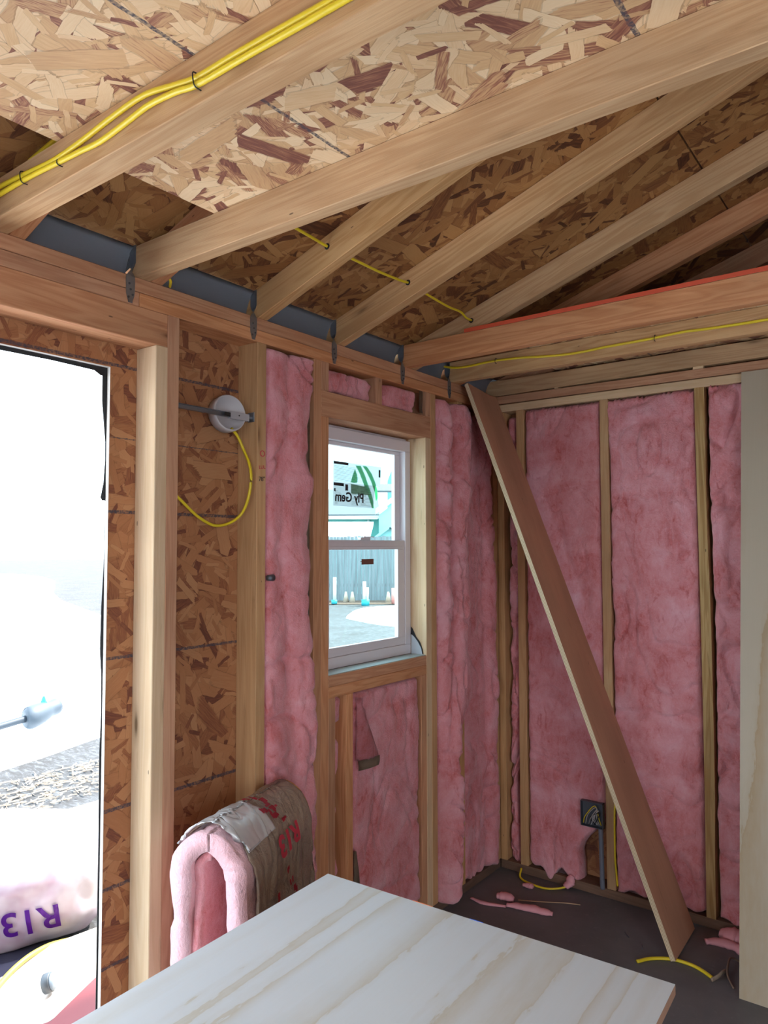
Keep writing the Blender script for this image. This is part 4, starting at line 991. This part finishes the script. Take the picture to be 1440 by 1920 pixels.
def blob(name, poly, z, hgt, mat, label, cat, seed=0, kind=None):
    """low rounded patch over a polygon outline"""
    bm = bmesh.new(); c = Vector((sum(p[0] for p in poly)/len(poly), sum(p[1] for p in poly)/len(poly))); rings = []
    big = crom([(x, y, 0) for x, y in poly+poly[:1]], 6)[:-1]
    for k, (s, hh) in enumerate(((1, -.01), (.985, .45), (.96, .75), (.9, .95), (.7, 1.0), (.4, 1.05))):
        rings.append([bm.verts.new((c.x+(p.x-c.x)*s, c.y+(p.y-c.y)*s, z+hgt*(hh+.12*noise.noise(Vector((p.x*.8, p.y*.8, seed+k*.2)))))) for p in big])
    n = len(big)
    for a, b in zip(rings, rings[1:]):
        for k in range(n): bm.faces.new((a[k], a[(k+1) % n], b[(k+1) % n], b[k]))
    bm.faces.new(rings[-1]); o = obj(name, bm, mat, None, True); tag(o, label, cat, kind=kind); return o
blob('snow_bank', [(-3.9, -8), (-3.70, -3), (-3.62, -1.2), (-3.75, -.5), (-3.95, .2), (-4.25, .9), (-5.4, 2.2), (-9, 4.6), (-20, 9), (-45, 18), (-60, -10), (-40, -30), (-10, -20)], GZ, .13, SNOW, 'wide white snow bank seen through the open doorway', 'snow', 2)
blob('snow_patch', [(-3.5, -9), (-3.45, -2.9), (-2.7, -2.75), (-1.2, -2.75), (-.5, -3.2), (-.45, -6), (-1, -9)], GZ, .09, SNOW, 'unseen snow added left of the doorway to bounce light in', 'snow', 7)  # added out of view as a reflector, sending light up through the door
blob('snow_patch', [(4.1, -9), (4.0, -5), (4.0, -1), (5, 1), (9, 1), (11, -4), (9, -10)], GZ, .09, SNOW, 'unseen snow added outside the right opening to bounce light', 'snow', 9)  # second unseen reflector, added to light the loft underside
# straw and concrete strips between the bank and the shed
SL = plain('pale_concrete', (.65, .65, .66), .85)
# directions seen through the window: depth along the view, sideways offset
wf = Vector((-.626, .779, 0)); ws = Vector((.779, .626, 0)); C0 = Vector((CAM.x, CAM.y, 0))
def E(px, d): return C0+wf*d+ws*(d*(px-680)/1377*1.0)
def zz(py, d): return CAM.z+d*(1027-py)/1377
def ebox(name, p0, p1, d0, d1, z0, z1, mat, parent=None, lab=None, cat=None, bev=0):
    """block between two picture columns at distance d0, running back to d1"""
    a, b = E(p0, d0), E(p1, d0); back = wf*(d1-d0)
    bm = bmesh.new(); q = [a, b, b+back, a+back]
    A = [bm.verts.new((p.x, p.y, z0)) for p in q]; B = [bm.verts.new((p.x, p.y, z1)) for p in q]
    bm.faces.new(A[::-1]); bm.faces.new(B)
    for k in range(4): bm.faces.new((A[k], A[(k+1) % 4], B[(k+1) % 4], B[k]))
    o = obj(name, bm, mat, parent)
    if lab: tag(o, lab, cat)
    return o
pc_ = E(715, 17)
blob('snow_patch', [tuple((E(a, b)).xy) for a, b in ((648, 16.6), (668, 18.2), (700, 19.0), (750, 19.2), (850, 19.0), (860, 15), (760, 14.8), (710, 15.2), (675, 15.9))], GZ, .10, SNOW, 'patch of snow on the ground behind the window, before the fence', 'snow', 5)
# fence
def fence_mat():
    m, nt2, b = newmat('weathered_fence'); h = N(nt2)
    p = h.n('ShaderNodeTexCoord').outputs['Object']
    d_ = h.n('ShaderNodeVectorMath', operation='DOT_PRODUCT'); h.l(p, d_.inputs[0]); d_.inputs[1].default_value = tuple(ws)
    sp = h.n('ShaderNodeSeparateXYZ'); h.l(p, sp.inputs[0]); cb2 = h.n('ShaderNodeCombineXYZ'); h.l(d_.outputs['Value'], cb2.inputs[0]); h.l(sp.outputs[2], cb2.inputs[1])
    n1 = h.noise(h.mapping(cb2.outputs[0], scale=(14, .8, 1)), 1, 4, .6).outputs[0]
    c = h.ramp(n1, [(.35, (.125, .15, .155)), (.65, (.20, .235, .245))])
    h.l(c, b.inputs['Base Color']); b.inputs['Roughness'].default_value = .9
    return m
fm = fence_mat(); fen = empty('board_fence', tuple(E(680, 22)), 'weathered grey board fence seen through the lower window sash', 'fence')
fen.location.z = GZ
bm = bmesh.new(); random.seed(5)
a0 = E(480, 22); n = 64; step = (E(900, 22)-a0)/n
for i in range(n):
    p = a0+step*i; q = p+step*.96; hh = 1.80+random.uniform(-.015, .015); ff = random.uniform(-.006, .006)
    k = [p+wf*ff, q+wf*ff, q+wf*(ff+.018), p+wf*(ff+.018)]
    A = [bm.verts.new((c.x, c.y, GZ)) for c in k]; B = [bm.verts.new((c.x, c.y, hh)) for c in k]
    bm.faces.new(A[::-1]); bm.faces.new(B)
    for j in range(4): bm.faces.new((A[j], A[(j+1) % 4], B[(j+1) % 4], B[j]))
bp = obj('fence_boards', bm, fm, fen)
for zc in (.3, 1.4):
    o = ebox('fence_rail', 480, 900, 22.03, 22.08, zc, zc+.09, fm, fen)
EARTH = plain('bare_earth', (.12, .075, .05), .95)
eb2 = ebox('earth_strip', 480, 900, 20.6, 21.9, GZ-.05, GZ+.02, EARTH, None, 'strip of bare brown earth along the foot of the fence', 'earth')
TEALB = plain('teal_plastic', (.02, .36, .42), .5); PVC = plain('white_pvc', (.78, .80, .80), .4)
def tubev(name, px, d, z0, z1, r, mat, parent):
    c = E(px, d); bm = bmesh.new(); bmesh.ops.create_cone(bm, cap_ends=True, segments=16, radius1=r, radius2=r, depth=z1-z0, matrix=Matrix.Translation((c.x, c.y, (z0+z1)/2))); return obj(name, bm, mat, parent, True)
b1_ = tag(tubev('bucket', 684.5, 20.2, GZ, GZ+.17, .11, TEALB, None), 'teal bucket holding two white pipes in front of the fence', 'bucket')
tag(tubev('pvc_pipe', 682.5, 20.2, GZ+.172, zz(1092, 20.2), .045, PVC, None), 'taller white pipe standing in the teal bucket', 'pipe')
tag(tubev('pvc_pipe', 688.3, 20.2, GZ+.172, zz(1103, 20.2), .035, PVC, None), 'shorter white pipe standing in the teal bucket', 'pipe')
tag(tubev('bucket', 626.5, 20.6, GZ+.02, GZ+.13, .08, TEALB, None), 'small teal container at the foot of the lone white pipe', 'bucket')
tag(tubev('pvc_pipe', 627.3, 20.6, GZ+.132, zz(1084, 20.6), .048, PVC, None), 'lone white pipe against the fence at the left of the window', 'pipe')
tag(tubev('jug', 738, 20.6, GZ+.02, zz(1104, 20.6), .075, plain('coral_plastic', (.75, .28, .24), .5), None), 'coral pink container against the fence at the right', 'container')
for px, d, t_ in ((648, 21.3, 1107), (660, 21.2, 1110), (727, 21.1, 1112)):
    c = E(px, d); bm = bmesh.new(); bmesh.ops.create_cone(bm, cap_ends=True, segments=7, radius1=.09, radius2=.03, depth=.3, matrix=Matrix.Translation((c.x, c.y, GZ+.17))); 
    tag(obj('weed_clump', bm, plain('dry_straw', (.45, .36, .28), .95), None, True), {648: 'dry weed clump at the fence foot, leftmost', 660: 'dry weed clump at the fence foot, middle', 727: 'dry weed clump at the fence foot, beside the coral container'}[px], 'weed')
# snowy shed behind the fence
shed = empty('garden_shed', tuple(E(650, 26)), 'low shed with a snow covered roof behind the fence', 'shed')
TEAL = plain('teal_siding', (.16, .42, .38), .8); TEAL2 = plain('pale_teal_siding', (.30, .60, .58), .8); BLUEH = plain('blue_siding', (.05, .26, .45), .8)
ebox('shed_wall', 560, 690, 25.2, 28, GZ, zz(1012, 25), TEAL2, shed)
bm = bmesh.new(); a, b = E(555, 25), E(692, 25); q = [(a, zz(1016, 25)), (b, zz(1016, 25)), (E(700, 28), zz(985, 28)), (E(568, 28), zz(985, 28))]
A = [bm.verts.new((p.x, p.y, z)) for p, z in q]; B = [bm.verts.new((p.x, p.y, z+.10)) for p, z in q]
bm.faces.new(A[::-1]); bm.faces.new(B)
for k in range(4): bm.faces.new((A[k], A[(k+1) % 4], B[(k+1) % 4], B[k]))
obj('snowy_roof', bm, SNOW, shed)
def gable(name, pl, pm, pr, d, zb, ze, zm, mat, parent, depth=2.0):
    bm = bmesh.new(); q = [(pl, zb), (pr, zb), (pr, ze), (pm, zm), (pl, ze)]
    A = [bm.verts.new((*E(p, d).xy, z)) for p, z in q]; B = [bm.verts.new((*(E(p, d)+wf*depth).xy, z)) for p, z in q]
    bm.faces.new(A); bm.faces.new(B[::-1])
    for k in range(5): bm.faces.new((A[(k+1) % 5], A[k], B[k], B[(k+1) % 5]))
    return obj(name, bm, mat, parent)
gr = empty('small_gable_shed', tuple(E(731, 24)), 'small pale teal gable beside the snowy shed roof', 'shed')
gable('gable_wall', 702, 731, 760, 24, GZ, zz(1014, 24), zz(992, 24), TEAL2, gr, 1.0)
def rake(name, p0, y0, p1, y1, d, th, mat, parent, dep=.5):
    bm = bmesh.new(); q = [(p0, zz(y0, d)), (p1, zz(y1, d)), (p1, zz(y1, d)+th), (p0, zz(y0, d)+th)]
    A = [bm.verts.new((*E(p, d).xy, z)) for p, z in q]; B = [bm.verts.new((*(E(p, d)+wf*dep).xy, z)) for p, z in q]
    bm.faces.new(A); bm.faces.new(B[::-1])
    for k in range(4): bm.faces.new((A[(k+1) % 4], A[k], B[k], B[(k+1) % 4]))
    return obj(name, bm, mat, parent)
GRT = plain('grey_blue_trim', (.28, .42, .50), .8)
rake('rake_trim', 698, 1016, 731, 990, 23.8, .09, GRT, gr, 1.3); rake('rake_trim', 764, 1016, 731, 990, 23.8, .09, GRT, gr, 1.3)
# house
hs = empty('teal_house', tuple(E(660, 31)), 'teal house with a pale shingled roof beyond the fence', 'house')
SHG = plain('pale_shingles', (.075, .085, .092), .9); WTR = plain('white_fascia', (.5, .5, .5), .7)
ebox('house_wall', 540, 712, 30, 36, GZ, zz(975, 30), TEAL, hs)
bm = bmesh.new(); q = [(E(530, 29.4), zz(970, 29.4)), (E(711, 29.4), zz(970, 29.4)), (E(708, 34), zz(922, 34)), (E(560, 34), zz(922, 34))]
A = [bm.verts.new((p.x, p.y, z)) for p, z in q]; B = [bm.verts.new((p.x, p.y, z+.08)) for p, z in q]
bm.faces.new(A[::-1]); bm.faces.new(B)
for k in range(4): bm.faces.new((A[k], A[(k+1) % 4], B[(k+1) % 4], B[k]))
obj('roof', bm, SHG, hs)
rake('fascia', 530, 975, 711, 974, 29.3, .12, WTR, hs, .06)
ebox('downspout', 688, 692, 29.85, 29.95, GZ, zz(975, 30), WTR, hs)
gable('gable_wing', 711, 790, 870, 28.5, GZ, zz(966, 28.5), zz(905, 28.5), TEAL2, hs, 4)
rake('fascia', 704, 966, 790, 905, 28.3, .22, WTR, hs, .5)
bh = ebox('blue_house', 733, 900, 38, 44, GZ, zz(885, 38), BLUEH, None, 'tall blue house wall at the right edge of the window view', 'house')
bm = bmesh.new(); q = [(E(680, 33.5), zz(925, 33.5)), (E(736, 33.5), zz(925, 33.5)), (E(734, 36), zz(912, 36)), (E(684, 36), zz(912, 36))]
A = [bm.verts.new((p.x, p.y, z)) for p, z in q]; B = [bm.verts.new((p.x, p.y, z+.08)) for p, z in q]
bm.faces.new(A[::-1]); bm.faces.new(B)
for k in range(4): bm.faces.new((A[k], A[(k+1) % 4], B[(k+1) % 4], B[k]))
obj('roof_wing', bm, SHG, hs)

# ---- in front of the door
def slabpoly(name, poly, z0, z1, mat, label, cat, kind=None, g=(1, 0, 0)):
    o = prism(name, poly, 'z', z0, z1, mat, g, bevel=0); return tag(o, label, cat, kind=kind)
slabpoly('concrete_strip', [(-2.65, -2.5), (-1.95, -2.3), (-1.92, .2), (-2.6, .9)], GZ-.02, GZ+.012, SL, 'pale concrete strip between the snow bank and the doorway', 'paving')
bm = bmesh.new(); random.seed(9)
for i in range(1700):
    x = random.uniform(-3.45, -2.75); y = random.uniform(-2.2, 1.3); a = random.uniform(0, 3.14); l = random.uniform(.02, .09); h0 = random.uniform(.002, .02)
    dx, dy = math.cos(a)*l, math.sin(a)*l; nx, ny = -math.sin(a)*.004, math.cos(a)*.004
    q = [bm.verts.new(c) for c in ((x-nx, y-ny, GZ+h0), (x+nx, y+ny, GZ+h0+.004), (x+dx+nx, y+dy+ny, GZ+h0+.008), (x+dx-nx, y+dy-ny, GZ+h0))]
    bm.faces.new(q)
tag(obj('dry_grass', bm, plain('dry_grass', (.20, .165, .13), .95)), 'flattened dry grass and straw below the snow bank', 'grass', kind='stuff')
slabpoly('plywood_offcut', [(-1.02, -2.6), (-.45, -2.6), (-.45, -1.30), (-1.06, -1.38), (-1.09, -1.60), (-1.02, -1.75)], -.045, -.03, ply_mat('outdoor_plywood', 0, 1, (.62, .55, .48), (.50, .40, .28), 2, .3), 'pale plywood offcut lying outside the doorway', 'board')
slabpoly('timber_offcut', [(-1.13, -1.28), (-.98, -1.26), (-.98, -.98), (-1.11, -.98)], GZ, -.05, PALE, 'pale timber offcut behind the bag, outside the doorway', 'board')
slabpoly('doorstep_block', [(-.98, -2.55), (-.47, -2.55), (-.47, -1.45), (-.98, -1.5)], GZ, -.046, plain('doorstep_foam', (.5, .5, .52), .9), 'low block under the plywood offcut', 'block')
# red board by the threshold
rb = slabpoly('red_board', [(-.60, -2.05), (-.52, -1.99), (-.50, -1.75), (-.60, -1.55), (-.66, -1.50), (-.78, -1.50), (-.73, -1.60), (-.62, -1.83), (-.68, -2.02)], -.0295, -.012, plain('faded_red_paint', (.20, .03, .035), .6), 'faded red board lying beside the door threshold', 'board')
cable('dark_edge', [(-.77, -1.505, -.018), (-.725, -1.605, -.018), (-.625, -1.83, -.018), (-.68, -2.02, -.018)], .004, BLACK, rb)
# grey cap
gcap = empty('grey_cap', (-.80, -1.755, -.03), 'small grey plastic cap on the plywood offcut outside', 'cap')
for nm, r, d0, d1, mt in (('cap_rim', .032, 0, .026, plain('grey_plastic', (.06, .075, .09), .45)), ('cap_disc', .027, .0262, .030, plain('pale_blue_plastic', (.16, .22, .28), .4))):
    bm = bmesh.new(); axx = Vector((.72, .62, .30)).normalized(); c = Vector((-.80, -1.755, .004)); 
    bmesh.ops.create_cone(bm, cap_ends=True, segments=24, radius1=r, radius2=r, depth=d1-d0, matrix=Matrix.Translation(c+axx*(d0+d1)/2) @ axx.to_track_quat('Z', 'Y').to_matrix().to_4x4()); obj(nm, bm, mt, gcap, True, bevel=.002)
# big translucent bag
def bag_mat():
    m, nt2, b = newmat('milky_plastic_bag'); h = N(nt2)
    p = h.n('ShaderNodeTexCoord').outputs['Object']; n1 = h.noise(p, 6, 3).outputs[0]
    c = h.ramp(n1, [(.35, (.40, .30, .38)), (.6, (.52, .50, .56))]); h.l(c, b.inputs['Base Color'])
    b.inputs['Roughness'].default_value = .35; b.inputs['Coat Weight'].default_value = .3
    h.bump(h.noise(p, 5, 2, .5, .8).outputs[0], .25, .02, b); return m
bagm = bag_mat()
bm = bmesh.new(); c = Vector((-1.73, -1.80, .075)); BR = Matrix.Rotation(-.61, 3, 'Z'); nu, nv = 110, 70; rows = []
for j in range(nv+1):
    v_ = -math.pi/2+math.pi*j/nv; row = []
    for i in range(nu):
        u_ = 2*math.pi*i/nu
        cx_, cy_, cz_ = math.cos(u_)*math.cos(v_), math.sin(u_)*math.cos(v_), math.sin(v_)
        def sq(a, e): return math.copysign(abs(a)**e, a)
        p = Vector((sq(cx_, .62)*.33, sq(cy_, .55)*.76, sq(cz_, .7)*.25))
        p += Vector((cx_, cy_, cz_))*(.022*noise.noise(p*5+Vector((1, 2, 3)))+.010*noise.noise(p*14))
        p.z = max(p.z, -.165)
        row.append(bm.verts.new(c+BR @ p))
    rows.append(row)
for a, b in zip(rows, rows[1:]):
    for k in range(nu):
        try: bm.faces.new((a[k], a[(k+1) % nu], b[(k+1) % nu], b[k]))
        except ValueError: pass
bmesh.ops.remove_doubles(bm, verts=bm.verts, dist=.0005); bmesh.ops.triangulate(bm, faces=bm.faces)
bag = tag(obj('insulation_bag', bm, bagm, None, True), 'large milky plastic bag with purple R13 lettering outside the door', 'bag')
PUR = plain('purple_print', (.11, .005, .30), .5)
BAGX = -1.235
# letters hug the bag: cast each vertex onto it along x
bdir = BR @ Vector((0, 1, 0)); bnor = BR @ Vector((1, 0, 0))
tp = c+bnor*.6+bdir*.462+Vector((0, 0, -.040))
lt = text('purple_lettering', 'R13', .132, basis(tp, -bdir, (0, 0, -1)) @ Matrix.Diagonal((1.02, 1, 1, 1)), PUR, bag, depth=.0002, shear=-.15, bold=.002)
refine(lt.data, .014)
bpy.context.view_layer.update()
for v in lt.data.vertices:
    hit, loc, nor, idx = bag.ray_cast(v.co, -bnor)
    if hit: v.co = loc+bnor*.005+nor*.005
# dark sheet under the bag
slabpoly('black_sheet', [(-1.45, -2.6), (-1.045, -2.6), (-1.06, -1.75), (-1.10, -1.52), (-1.28, -1.48), (-1.5, -1.6)], GZ+.012, GZ+.028, plain('black_plastic', (.015, .016, .03), .3), 'black plastic sheet crumpled under the bag', 'sheet')
tag(cable('extension_cord', [(-.85, -1.95, -.0185), (-.95, -1.84, -.0185), (-1.01, -1.76, -.0185), (-1.05, -1.68, -.018), (-1.085, -1.60, -.03), (-1.115, -1.54, -.05), (-1.14, -1.47, -.075)], .010, plain('pale_yellow_cord', (.32, .26, .04), .5)), 'yellow extension cord crossing the plywood offcut outside', 'cord')
# shovel on the snow bank
shv = empty('snow_shovel', (-4.24, -.04, .05), 'grey blue shovel lying on the snow bank outside the door', 'shovel')
SB = plain('blue_grey_plastic', (.022, .035, .05), .6); sp0, sp1, sp2 = Vector((-3.85, -1.15, .085)), Vector((-4.24, -.04, .115)), Vector((-4.36, .24, .14))
cable('handle', [sp0, (sp0+sp1)/2+Vector((0, 0, .01)), sp1], .028, SB, shv)
bm = bmesh.new(); tube_bm(bm, crom([sp1-Vector((0, .05, 0)), sp1, (sp1+sp2)/2, sp2], 6), .085, 14, 1.0, taper=lambda t: .35+.75*math.sin(min(1, t*1.15+.12)*math.pi*.85)**.6); obj('blade', bm, plain('blue_grey_blade', (.05, .07, .09), .6), shv, True)
bm = bmesh.new(); bmesh.ops.create_cone(bm, cap_ends=True, segments=8, radius1=.03, radius2=.008, depth=.06, matrix=Matrix.Translation((-4.30, .10, .225))); obj('green_tag', bm, plain('green_plastic', (.02, .55, .30), .5), shv)
bpy.context.view_layer.update()
